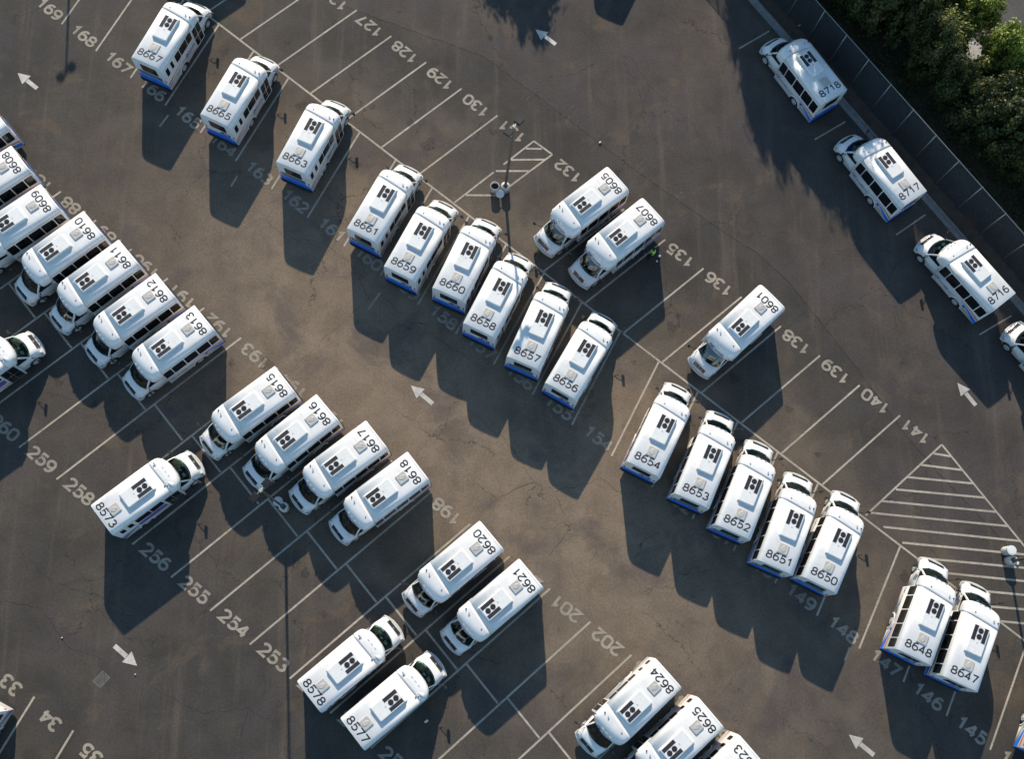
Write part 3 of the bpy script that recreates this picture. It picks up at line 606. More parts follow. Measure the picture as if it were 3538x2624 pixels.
    mb = MB(); mb.loft([csec(4.15, 1.0, 1.36, .42, 0), csec(5.4, 1.0, 1.36, .42, 0), csec(5.75, .995, 1.33, .44, .02), csec(6.05, .97, 1.26, .46, .05), csec(6.22, .95, 1.19, .48, .08), csec(6.30, .945, 1.15, .50, .10), csec(6.42, .93, 1.00, .52, .12), csec(6.54, .91, .82, .54, .13), csec(6.57, .90, .68, .55, .13)])
    cabm = cut(mb.mesh('cab', M['white2'], M['black']), [((5.70, .70, .40), .46, .6), ((5.70, -1.30, .40), .46, .6)])
    cab = obj('cab', cabm, root)
    # windscreen frame shell and roof of the cab (mostly beneath the cap)
    def ws(t, u, sh=0.0):       # t 0 bottom..1 top, u -1..1
        xb = 5.98 - .30 * u * u; xt = 5.30 - .16 * u * u; hb, ht = .955, .80
        zz = 1.33 + .80 * t + .03 * math.sin(PI * t); return (xb + (xt - xb) * t + sh * .7, (hb + (ht - hb) * t) * u, zz + sh * .7)
    us = [-1, -.8, -.55, -.28, 0, .28, .55, .8, 1]; ts = [0, .25, .5, .75, 1]
    mb = MB(); rows = [[ws(t, u, -.012) for u in us] for t in ts]; rows2 = [[(4.2, y, z) for x, y, z in r] for r in rows]
    for ua, ub in ((-1, -.93), (.93, 1)): grid(mb, [[ws(t, u, -.012) for u in (ua, ub)] for t in ts])
    grid(mb, [[ws(t, u, -.012) for u in us] for t in (.94, 1)]); grid(mb, [[ws(t, u, -.012) for u in us] for t in (0, .05)])
    for e in (0, -1): mb.add([q for i in range(len(ts)) for q in (rows[i][e], rows2[i][e])], [(2 * i, 2 * i + 1, 2 * i + 3, 2 * i + 2) for i in range(len(ts) - 1)])
    mb.add([q for j in range(len(us)) for q in (rows[-1][j], rows2[-1][j])], [(2 * j, 2 * j + 1, 2 * j + 3, 2 * j + 2) for j in range(len(us) - 1)])
    ib = MB(); ib.add([(4.2, -.9, 1.425), (5.58, -.9, 1.425), (5.78, -.55, 1.425), (5.86, 0, 1.425), (5.78, .55, 1.425), (5.58, .9, 1.425), (4.2, .9, 1.425)], [tuple(range(7))])
    secs = [[(5.82 - .26 * (y / .85) ** 2, y, 1.43), (5.74 - .26 * (y / .85) ** 2, y, 1.47), (5.50 - .2 * (y / .85) ** 2, y, 1.50), (5.40 - .2 * (y / .85) ** 2, y, 1.43)] for y in (-.82, -.45, 0, .45, .82)]
    ib.loft(secs, True, False); obj('dashboard', ib.mesh('dashboard', M['dash']), cab)
    for y in (-.44, .44):
        ib = MB(); ib.loft([[(x + dx, y + dy, z) for dx, dy in ((.09, .24), (-.09, .24), (-.09, -.24), (.09, -.24))] for x, z in ((4.72, 1.43), (4.66, 1.75), (4.62, 1.98))], True, False); ib.box(4.74, 5.16, y - .25, y + .25, 1.43, 1.475, taper=.03)
        obj('seat', ib.mesh('seat', M['seat']), cab)
    ib = MB(); ib.tube([(5.33 - .10 * math.sin(t), .44 + .19 * math.cos(t), 1.60 + .10 * math.sin(t)) for t in [2 * PI * i / 18 for i in range(19)]], .016, 6); ib.tube([(5.48, .44, 1.48), (5.33, .44, 1.60)], .03, 6); obj('steering_wheel', ib.mesh('steering_wheel', M['black']), cab)
    ib = MB(); ib.box(5.42, 5.60, -.55, -.28, 1.505, 1.512); ib.box(5.45, 5.58, -.12, .06, 1.505, 1.514); obj('papers', ib.mesh('papers', M['paper']), cab)
    obj('cab_frame', mb.mesh('cab_frame', M['white2']), cab)
    mb = MB(); uu = [-.94 + 1.88 * i / 10 for i in range(11)]; grid(mb, [[ws(t, u, .002 + .0) for u in uu] for t in (.03, .25, .5, .75, .97)])
    wsc = obj('windscreen', mb.mesh('windscreen', M['wscreen_green' if wrapped else 'wscreen']), cab)
    for s in (1, -1):
        mb = MB(); mb.tube([ws(.04, s * .55 + .02, .02), ws(.16, s * .25, .025), ws(.22, s * .02, .02)], .014, 5); obj('wiper', mb.mesh('wiper', M['black']), wsc)
        fr = lambda a, b_, d: (a, s * (.958 - .195 * (b_ - 1.33) + d), b_)
        mb = MB(); mb.prism([(4.52, 1.42), (5.42, 1.42), (5.52, 1.50), (5.12, 1.98), (4.52, 1.98)], fr, .010); obj('cab_window', mb.mesh('cab_window', M['glass']), cab)
        # headlamp
        mb = MB(); mb.prism(rrect(.59, .87, .80, .99, .04), lambda a, b_, d: (6.555 + (.78 - b_) * .727 - .13 * (a / .92) ** 2.2 + d * .8, s * a, b_ + d * .55), .03); obj('headlamp', mb.mesh('headlamp', M['lamp']), cab)
    mb = MB(); mb.prism(rrect(-.55, .55, .86, 1.14, .05), lambda a, b_, d: (6.550 + (.87 - b_) * .727 - .045 * (a / .55) ** 2 + d * .8, a, b_ + d * .55), .03)
    gr = obj('grille', mb.mesh('grille', M['chrome']), cab)
    mb = MB()
    for z in (.89, .95, 1.01, 1.07): mb.prism(rrect(-.5, .5, z, z + .036, .008, 2), lambda a, b_, d: (6.576 + (.87 - b_) * .727 - .045 * (a / .55) ** 2 + d * .8, a, b_ + .018 + d * .55), .006)
    obj('grille_slot', mb.mesh('grille_slot', M['black']), gr)
    mb = MB(); secs = []
    for y in (-.98, -.93, -.7, -.35, 0, .35, .7, .93, .98):
        bx = 6.72 - .24 * abs(y / .98) ** 2.4; d = .22 if abs(y) < .95 else .30; secs.append([(bx - d, y, .50), (bx - .02, y, .50), (bx, y, .56), (bx, y, .70), (bx - .04, y, .74), (bx - d, y, .74)])
    mb.loft(secs, True, False); obj('front_bumper', mb.mesh('front_bumper', M['bumper']), cab)
    # mirrors
    for s, arm, hd in ((-1, [(5.72, -.97, 1.30), (5.95, -1.20, 1.48), (6.02, -1.42, 1.50)], (6.02, -1.46)), (1, [(5.50, .98, 1.36), (5.58, 1.14, 1.46), (5.60, 1.27, 1.48)], (5.60, 1.32))):
        mb = MB(); mb.tube(arm, .022, 6); mb.tube([arm[0], (arm[1][0] - .1, arm[1][1], arm[1][2] - .22), arm[2]], .014, 6)
        x, y = hd; mb.box(x - .05, x + .07, y - .10, y + .09, 1.30, 1.66, taper=.015); mi_ = obj('side_mirror', mb.mesh('side_mirror', M['black']), cab)
        mb = MB(); mb.box(x - .062, x - .052, y - .08, y + .07, 1.33, 1.62); obj('mirror_glass', mb.mesh('mirror_glass', M['chrome']), mi_)
    # --- wheels
    for x, y, w in ((5.70, .985, .24), (5.70, -.985, .24), (1.92, 1.17, .48), (1.92, -1.17, .48)):
        s = 1 if y > 0 else -1; mb = MB(); prof = [(.0, .24), (.0, .34), (.03, .385), (w * .5, .40), (w - .03, .385), (w, .34), (w, .24)]
        n = 24; mb.loft([[(x + r * math.cos(2 * PI * k / n), y - s * d, .40 + r * math.sin(2 * PI * k / n)) for k in range(n)] for d, r in prof], True, True)
        wh = obj('wheel', mb.mesh('wheel', M['tyre']), root)
        mb = MB(); mb.loft([[(x + r * math.cos(2 * PI * k / n), y + s * d, .40 + r * math.sin(2 * PI * k / n)) for k in range(n)] for d, r in ((.0, .235), (.015, .23), (.012, .17), (-.005 if w < .3 else .004, .15), (.035, .07), (.05, .05))], True, True)
        for k in range(6): mb.cyl((x + .125 * math.cos(k * PI / 3), y, .40 + .125 * math.sin(k * PI / 3)), (0, s, 0), .028, .016, 8, mi=1)
        obj('rim', mb.mesh('rim', M['rim'], M['black']), wh)
        if w > .3:
            fr = left if s > 0 else right; a = [(x + .56 * math.cos(t), .42 + .54 * math.sin(t)) for t in [PI * i / 14 for i in range(15)]]; c = [(x + .495 * math.cos(t), .41 + .492 * math.sin(t)) for t in [PI * i / 14 for i in range(15)]]
            mb = MB(); mb.prism(a + c[::-1], fr, .045); obj('wheel_arch', mb.mesh('wheel_arch', M['white']), root)
    # --- air conditioner
    def rr3(x0, x1, hw, z, r=.07): return [(a, b_, z) for a, b_ in rrect(x0, x1, -hw, hw, r, 4)]
    mb = MB(); mb.loft([rr3(1.93, 3.94, .555, 2.98), rr3(1.93, 3.92, .555, 3.075), rr3(1.955, 3.88, .545, 3.10), rr3(1.96, 3.87, .535, 3.135), rr3(1.965, 3.83, .53, 3.24), rr3(1.985, 3.80, .51, 3.275), rr3(2.02, 3.76, .475, 3.285)], True, True)
    ac = obj('air_conditioner', mb.mesh('air_conditioner', M['acwhite']), root)
    mb = MB(); mb.box(1.952, 3.87, -.551, .551, 3.088, 3.099); obj('casing_joint', mb.mesh('casing_joint', M['trim']), ac)
    for s in (1, -1):
        mb = MB(); mb.box(2.82, 3.71, s * .325 - .12, s * .325 + .12, 3.28, 3.289)
        for k in range(15): mb.box(2.85 + k * .058, 2.862 + k * .058, s * .325 - .11, s * .325 + .11, 3.289, 3.297)
        v = obj('condenser_vent', mb.mesh('condenser_vent', M['vent']), ac)
        for x in (2.80, 3.715):
            mb = MB(); mb.box(x, x + .018, s * .325 - .125, s * .325 + .125, 3.27, 3.30); obj('vent_end', mb.mesh('vent_end', M['black']), ac)
    for x in (3.10, 3.48):
        mb = MB(); mb.cyl((x, 0, 3.27), (0, 0, 1), .168, .022, 24)
        for r in (.16, .11, .06): 
            pts = [(x + r * math.cos(2 * PI * k / 20), r * math.sin(2 * PI * k / 20), 3.300) for k in range(21)]; mb.tube(pts, .007, 5)
        for k in range(5): mb.tube([(x, 0, 3.299), (x + .15 * math.cos(k * 2 * PI / 5), .15 * math.sin(k * 2 * PI / 5), 3.299)], .008, 5)
        obj('condenser_fan', mb.mesh('condenser_fan', M['vent']), ac)
    for x, y in ((2.5, .545), (3.0, .547), (3.5, .55), (2.5, -.545), (3.2, -.547)):
        mb = MB(); mb.box(x, x + .06, y - .02, y + .02, 3.11, 3.15); obj('casing_clip', mb.mesh('casing_clip', M['trim']), ac)
    mb = MB(); mb.box(2.66, 2.74, -.06, .05, 3.282, 3.289); obj('maker_plate', mb.mesh('maker_plate', M['trim']), ac)
    for o_ in [ac] + list(ac.children):
        for v_ in o_.data.vertices:
            if v_.co.z > 3.105: v_.co.z -= .045
    # --- roof hatch with an embossed drop shape
    mb = MB(); mb.loft([rr3(.93, 1.59, .33, 3.03, .05), rr3(.93, 1.59, .33, 3.075, .05), rr3(.945, 1.575, .315, 3.115, .05), rr3(.98, 1.54, .28, 3.125, .05)], True, False)
    drop = [(1.02, 0), (1.06, .10), (1.16, .165), (1.30, .15), (1.44, .06), (1.49, 0), (1.44, -.06), (1.30, -.15), (1.16, -.165), (1.06, -.10)]
    cx = 1.22; mb.loft([[(x, y, 3.124) for x, y in drop], [(cx + (x - cx) * .88, y * .88, 3.138) for x, y in drop], [(cx + (x - cx) * .5, y * .5, 3.130) for x, y in drop]], True, True)
    mb.cyl((1.08, 0.0, 3.12), (0, 0, 1), .03, .03, 8)
    obj('roof_hatch', mb.mesh('roof_hatch', M['hatch']), root)
    # front lettering on the cap
    if not wrapped:
        me = text_mesh('ACCESS', .17, .74, .028, M['navy'], 1.04); me2 = text_mesh('OC', .27, .42, .035, M['navy'], .9)
        def on_cap(me, y0):
            me = me.copy()
            for v in me.vertices:
                y = y0 + v.co.x; v.co = (5.295 - .27 * abs(y / 1.1) ** 3 - .33 * (v.co.y + .02) - .01, y, 2.40 + v.co.y * .9)
            return me
        obj('lettering', on_cap(me, .22), cap); obj('lettering', on_cap(me2, -.42), cap)
    return root

def kids(o): return list(o.children)
def dup(src, parent=None):
    c = src.copy(); COL.objects.link(c); c.parent = parent
    for ch in kids(src): dup(ch, c)
    return c
PROTO = {'new': make_bus('new'), 'wrapped': make_bus('wrapped')}
# banner kinds on the rear wall
def banner_mesh(kind):
    mb = MB(); rb = lambda a, b_, d: (-.002 - d, -a, b_)
    if kind == 'teal': mb.prism([(-.95, 1.20), (.62, 1.20), (.78, 1.14), (.80, 1.62), (-.97, 1.62)], rb, .005)
    else: mb.prism([(-.05, 1.30), (.20, 1.22), (.80, 1.16), (.80, 1.52), (.20, 1.56)], rb, .005)
    return mb.mesh('rear_banner', M['teal' if kind == 'teal' else 'navy'])
BAN = {k: banner_mesh(k) for k in ('teal', 'navy')}
TXT1 = xform_mesh(text_mesh('Want to be a Driver?', .13, 1.35, .006, M['paleteal']), Matrix(((0, 0, -1, -.0085), (-1, 0, 0, .13), (0, 1, 0, 1.48), (0, 0, 0, 1))))
used = set()
def bus(num, pose, label, group, kind='new', ban=None):
    x, y, th = pose
    if kind not in used: r = PROTO[kind]; used.add(kind)
    else: r = dup(PROTO[kind] if not PROTO[kind].get('has_num') else PROTO[kind])
    r.location = (x, y, 0); r.rotation_euler = (0, 0, R_(th)); tag(r, label, 'bus', group); return r
# first make all copies, then add the parts that differ from bus to bus
S = 'white shuttle bus, '
GA, GB, GC, GD, GE = 'shuttle buses backed along the central row', 'shuttle buses facing the central row', 'shuttle buses in the left row', 'older wrapped shuttle buses', 'shuttle buses along the fence'
BUSES = [
 ('8667', (-21.063, 37.627, 65.05), GA, 'teal', S + 'topmost of the central row of rear-showing buses, roof number 8667'),
 ('8665', (-16.216, 33.448, 64.16), GA, 'navy', S + 'second bus from the top of the central row, roof number 8665'),
 ('8663', (-11.02, 30.049, 65.4), GA, 'teal', S + 'third bus from the top, last standing apart, in the central row, roof number 8663'),
 ('8661', (-6.239, 25.31, 62.2), GA, 'teal', S + 'uppermost of the cluster of six in the middle, roof number 8661'),
 ('8659', (-3.767, 22.677, 62.6), GA, 'navy', S + 'second of the middle six, touching shadows with the first, roof number 8659'),
 ('8660', (-.569, 21.259, 65.2), GA, 'navy', S + 'third of the middle six, beside the one under the post shadow, roof number 8660'),
 ('8658', (1.412, 18.828, 63.4), GA, 'navy', S + 'crossed by the thin lamp post shadow, roof number 8658'),
 ('8657', (4.24, 16.641, 65.8), GA, 'teal', S + 'fifth of the middle six, beside the askew one, roof number 8657'),
 ('8656', (6.616, 14.786, 59.2), GA, 'navy', S + 'lowest of the middle six, turned askew, roof number 8656'),
 ('8654', (11.692, 9.749, 62.67), GA, 'navy', S + 'uppermost of the lower cluster of five, roof number 8654'),
 ('8653', (14.677, 7.737, 65.0), GA, 'teal', S + 'second of the lower five, dark side windows on its left, roof number 8653'),
 ('8652', (17.161, 5.77, 65.16), GA, 'teal', S + 'middle one of the lower cluster of five, roof number 8652'),
 ('8651', (19.68, 3.58, 65.8), GA, 'teal', S + 'fourth of the lower cluster of five, roof number 8651'),
 ('8650', (22.375, 2.477, 62.2), GA, 'teal', S + 'lowest of the lower cluster of five, roof number 8650'),
 ('8648', (27.866, -1.919, 63.29), GA, 'navy', S + 'left one of the pair by the hatched triangle, roof number 8648'),
 ('8647', (30.56, -3.515, 64.3), GA, 'navy', S + 'right one of the pair by the hatched triangle, roof number 8647'),
 (None, (35.776, -7.943, 63.8), GA, 'navy', 'white shuttle bus cut off by the right edge near stall 145'),
 ('8605', (10.834, 29.585, -140.72), GB, None, S + 'upper one of the pair facing the middle six, roof number 8605'),
 ('8607', (13.145, 27.337, -140.31), GB, None, S + 'lower one of the facing pair, worker standing at its side, roof number 8607'),
 ('8601', (20.832, 21.258, -137.5), GB, None, S + 'alone facing the centre line at right, roof number 8601'),
 ('8718', (26.31, 35.935, 122.73), GE, None, S + 'topmost beside the fence, in tree shade, roof number 8718'),
 ('8717', (31.182, 28.282, 123.2), GE, None, S + 'second from the top beside the fence, dappled roof, roof number 8717'),
 ('8716', (36.485, 20.904, 126.6), GE, None, S + 'third from the top beside the fence, roof number 8716'),
 (None, (41.918, 14.562, 127.5), GE, None, 'white shuttle bus with only its nose inside the right edge'),
 (None, (-30.398, 33.719, -142.0), GC, 'navy', 'white shuttle bus cut off by the left edge, only its blue rear corner showing'),
 ('8608', (-28.659, 30.61, -142.0), GC, 'teal', S + 'roof half cut off by the left edge, uppermost such, roof number 8608'),
 ('8609', (-26.506, 27.908, -141.42), GC, 'teal', S + 'second visible roof at the left edge, fans just inside, roof number 8609'),
 ('8610', (-23.571, 26.062, -139.8), GC, 'teal', S + 'third of the left cluster, counted from the edge, roof number 8610'),
 ('8611', (-21.171, 24.096, -139.5), GC, 'teal', S + 'fourth of the left cluster, roof number 8611'),
 ('8612', (-18.676, 21.821, -140.22), GC, 'teal', S + 'fifth of the left cluster, roof number 8612'),
 ('8613', (-16.089, 19.651, -140.28), GC, 'teal', S + 'last of the left cluster, its whole left side visible, roof number 8613'),
 ('8615', (-10.838, 15.598, -141.7), GC, 'teal', S + 'first of the four around the left lamp post, roof number 8615'),
 ('8616', (-8.132, 13.792, -139.8), GC, 'teal', S + 'second of four, lamp post at its nose, roof number 8616'),
 ('8617', (-5.025, 12.06, -142.0), GC, 'teal', S + 'third of four, just right of the left lamp post, roof number 8617'),
 ('8618', (-2.413, 10.054, -142.6), GC, 'teal', S + 'last of four, empty stalls on its lower side, roof number 8618'),
 ('8620', (2.129, 5.737, -140.4), GC, 'teal', S + 'left one of the pair at bottom centre, roof number 8620'),
 ('8621', (4.531, 3.397, -140.53), GC, 'teal', S + 'right one of the pair at bottom centre, roof number 8621'),
 ('8624', (12.69, -2.591, -138.93), GC, 'teal', S + 'leftmost of the three at the bottom edge, door side showing, roof number 8624'),
 ('8625', (15.131, -4.887, -140.24), GC, 'teal', S + 'middle of the three at the bottom edge, nose cut off, roof number 8625'),
 ('8623', (17.482, -7.068, -139.8), GC, 'teal', S + 'rightmost of the three at the bottom edge, only its rear visible, roof number 8623'),
 (None, (-27.526, -3.421, -118.44), GC, None, 'white shuttle bus cut off by the left edge beside stall number 34'),
 (None, (-22.35, -7.75, -118.44), GC, None, 'white vehicle barely inside the bottom edge beside stall number 35'),
 (None, (-16.338, 51.084, -140.31), GB, None, 'white shuttle bus above the top edge, its shadow beside the topmost central bus'),
 (None, (10.848, 49.571, 64.5), GB, None, 'white shuttle bus above the top edge, its pointed shadow right of the arrow'),
 ('8573', (-21.717, 6.696, 38.42), GD, None, 'older white bus with violet sides numbered 8573, alone at left'),
 ('8578', (-8.897, -3.789, 39.26), GD, None, 'older white bus numbered 8578, left of the older pair at bottom'),
 ('8577', (-6.311, -5.922, 38.78), GD, None, 'older white bus numbered 8577, right of the older pair at bottom'),
 (None, (-32.36, 14.553, 39.3), GD, None, 'older white bus with violet side, only its front half inside the left edge'),
]
made = []
for num, pose, grp, ban, lab in BUSES:
    if len(lab.split()) > 16: lab = lab.split(', roof number')[0]
    kind = 'wrapped' if (grp == GD or pose[2] == -118.44) else 'new'
    made.append((bus(num, pose, lab, grp, kind, ban), num, grp, ban, kind))
for r, num, grp, ban, kind in made:
    xo = .24 if kind == 'wrapped' else 0.0
    if ban and kind == 'new':
        o = obj('rear_banner', BAN[ban], r)
        if ban == 'teal': obj('lettering', TXT1, o)
        else:
            mb = BAN.get('s')
            if mb is None:
                q = MB(); q.prism([(.30, 1.36), (.62, 1.30), (.66, 1.40), (.34, 1.46)], lambda a, b_, d: (-.0085 - d, -a, b_), .002); mb = BAN['s'] = q.mesh('swoosh', M['whitevinyl'])
            obj('swoosh', mb, o)
    if num:
        o = obj('fleet_number', digits_mesh(num, .53, .084, .84, M['num']), r); o.location = (.635 + xo * .2, 0.02, 3.0635)
        # follow the crown of the roof
        o.rotation_euler = (0, 0, -PI / 2)
# the roof is crowned: bend every number mesh onto it
for k, me in _dc.items():
    if len(k[0]) == 4:
        for v in me.vertices: v.co.z -= 0.024 * (abs(v.co.x) / .8) ** 2.2

# ------------------------------------------------------------------ lamp posts and drums
HD = 51.0
def lamp_post(x, y, label, h=8.4, rot=HD):
    r = empty('lamp_post', (x, y, 0), R_(rot)); tag(r, label, 'lamp post', 'twin head lamp posts')
    mb = MB(); mb.loft([[(rad * math.cos(2 * PI * k / 24), rad * math.sin(2 * PI * k / 24), z) for k in range(24)] for rad, z in ((.31, 0), (.305, .64), (.285, .68), (.0005, .685))], True, True)
    obj('concrete_base', mb.mesh('concrete_base', M['drum']), r)
    mb = MB(); mb.box(-.16, .16, -.16, .16, .68, .72); w0, w1 = .072, .05
    mb.loft([[(sx * w, sy * w, z) for sx, sy in ((1, 1), (-1, 1), (-1, -1), (1, -1))] for w, z in ((w0, .71), (w1, h))], True, False)
    obj('pole', mb.mesh('pole', M['bronze']), r)
    mb = MB(); mb.tube([(-.32, 0, h + .02), (.32, 0, h + .02)], .045, 8); mb.box(-.09, .09, -.09, .09, h - .12, h + .1); obj('cross_arm', mb.mesh('cross_arm', M['arm']), r)
    for s in (1, -1):
        mb = MB(); mb.box(s * .52 - .25, s * .52 + .25, -.24, .24, h - .06, h + .13, taper=.03); hd = obj('lamp_head', mb.mesh('lamp_head', M['lumcap']), r)
        mb = MB(); mb.box(s * .52 - .19, s * .52 + .19, -.18, .18, h - .075, h - .061); obj('lens', mb.mesh('lens', M['lamp']), hd)
    return r
lamp_post(3.32, 30.0, 'twin head lamp post between stalls 131 and 132, in the small hatched island', 8.9).rotation_euler = (0, R_(1.6), R_(HD))
lamp_post(-11.02, 7.84, 'twin head lamp post among the left row, at the nose of bus 8616')
lamp_post(36.10, 4.05, 'twin head lamp post cut off by the right edge, on the large hatched triangle', rot=20)
lamp_post(-28.39, 54.6, 'twin head lamp post above the top edge, only its shadow inside the frame', 7.9)
def drum_body(mb, r, h, open_top):
    prof = [(r * .97, 0), (r, .03), (r, .28), (r * 1.03, .30), (r, .32), (r, .50), (r * 1.03, .52), (r, .54), (r, h - .02), (r * 1.03, h)]
    if open_top: prof += [(r * .95, h), (r * .93, .25)]
    n = 28; mb.loft([[(a * math.cos(2 * PI * k / n), a * math.sin(2 * PI * k / n), z) for k in range(n)] for a, z in prof], True, True)
def disc(mb, c, nrm, r, t): mb.cyl(c, nrm, r, t, 28); mb.cyl(Vector(c) + Vector(nrm).normalized() * t, nrm, r * .8, .012, 28, r * .78)
dr = empty('waste_drum', (2.60, 29.98, 0)); tag(dr, 'open pale drum with a dark inside and lid hanging off, beside the central lamp post', 'drum')
mb = MB(); drum_body(mb, .30, .72, True); obj('barrel', mb.mesh('barrel', M['drum']), dr)
mb = MB(); mb.cyl((0, 0, .45), (0, 0, 1), .285, .02, 24); obj('inner_liner', mb.mesh('inner_liner', M['drumin']), dr)
ld = obj('drum_lid', MB().mesh('drum_lid', M['lid'])); mb = MB(); disc(mb, (0, 0, 0), (-.1, -.45, .9), .30, .03); ld.data = mb.mesh('drum_lid', M['lid']); ld.location = (2.96, 29.52, .42); tag(ld, 'round pale drum lid tilted against the central lamp post base', 'lid')
ld = obj('drum_lid', MB().mesh('drum_lid', M['lid'])); mb = MB(); disc(mb, (0, 0, 0), (0.02, 0, 1), .31, .04); ld.data = mb.mesh('drum_lid', M['lid']); ld.location = (-11.48, 8.26, .02); tag(ld, 'round pale drum lid lying under the left lamp post', 'lid')
dr = empty('waste_drum', (35.95, 4.68, 0)); tag(dr, 'closed pale drum with white ringed lid beside the right lamp post', 'drum')
mb = MB(); drum_body(mb, .29, .86, False); obj('barrel', mb.mesh('barrel', M['drum']), dr)
mb = MB(); disc(mb, (0, 0, .862), (0, 0, 1), .31, .04); mb.cyl((0, 0, .905), (0, 0, 1), .12, .012, 20, .10); obj('lid', mb.mesh('lid', M['lid']), dr)

# ------------------------------------------------------------------ litter
def cup(x, y, label, s=1.0):
    mb = MB(); mb.cyl((x, y, .05), (.8, .5, .1), .045 * s, .16 * s, 12, .06 * s); tag(obj('paper_cup', mb.mesh('paper_cup', M['paper'])), label, 'litter')
cup(10.05, 33.64, 'small white cup lying on the lane joint above the facing pair of buses', 1.0)
cup(25.24, 43.32, 'small white cup lying on the soil by the top of the fence', 1.3)
cup(-2.0, -5.39, 'small white cup lying in the shade near the older pair of buses', 1.4)
cup(-19.72, -2.32, 'tiny white cup lying below the arrow near the drain cover', .5)
cup(-24.32, -.08, 'tiny white cup lying on the left lane', .5)
rl = random.Random(3)
def crumple(x, y, r, label, m_='paper'):
    mb = MB(); n = 9; rings = []
    for i in range(5):
        ph = PI * (i + .5) / 5; rings.append([(x + r * math.sin(ph) * math.cos(2 * PI * k / n) * rl.uniform(.6, 1.2), y + r * math.sin(ph) * math.sin(2 * PI * k / n) * rl.uniform(.6, 1.2), r * .6 - r * .6 * math.cos(ph)) for k in range(n)])
    mb.loft(rings, True, False); tag(obj('crumpled_paper', mb.mesh('crumpled_paper', M[m_])), label, 'litter')
crumple(36.66, 3.88, .12, 'crumpled white paper on the ground beside the right lamp post')
crumple(13.98, 25.12, .11, 'crumpled pale bag on the ground beside the standing worker')
crumple(13.80, 24.75, .08, 'smaller crumpled pale scrap on the ground beside the worker')

# ------------------------------------------------------------------ the worker
def skin_body(chains, name, m_, parent, sub=2):
    bm = bmesh.new(); vs = {}; rad = {}
    def vert(p, r):
        k = tuple(round(c, 4) for c in p)
        if k not in vs: vs[k] = bm.verts.new(p); rad[k] = r
        return vs[k]
    first = None
    for ch in chains:
        pr = None
        for p, r in ch:
            v = vert(p, r)
            if first is None: first = tuple(round(c, 4) for c in p)
            if pr is not None and pr is not v and not bm.edges.get((pr, v)): bm.edges.new((pr, v))
            pr = v
    bm.verts.index_update(); keys = list(vs); me = bpy.data.meshes.new(name); bm.to_mesh(me); bm.free()
    o = bpy.data.objects.new('tmp_skin', me); COL.objects.link(o); o.modifiers.new('s', 'SKIN'); me.skin_vertices[0].data  # radii below
    for i, k in enumerate(keys):
        sv = me.skin_vertices[0].data[i]; sv.radius = (rad[k], rad[k]); sv.use_root = (k == first)
    md = o.modifiers.new('u', 'SUBSURF'); md.levels = sub; md.render_levels = sub
    dg = bpy.context.evaluated_depsgraph_get(); out = bpy.data.meshes.new_from_object(o.evaluated_get(dg)); bpy.data.objects.remove(o)
    out.materials.clear(); out.materials.append(m_)
    for p_ in out.polygons: p_.use_smooth = True
    return out
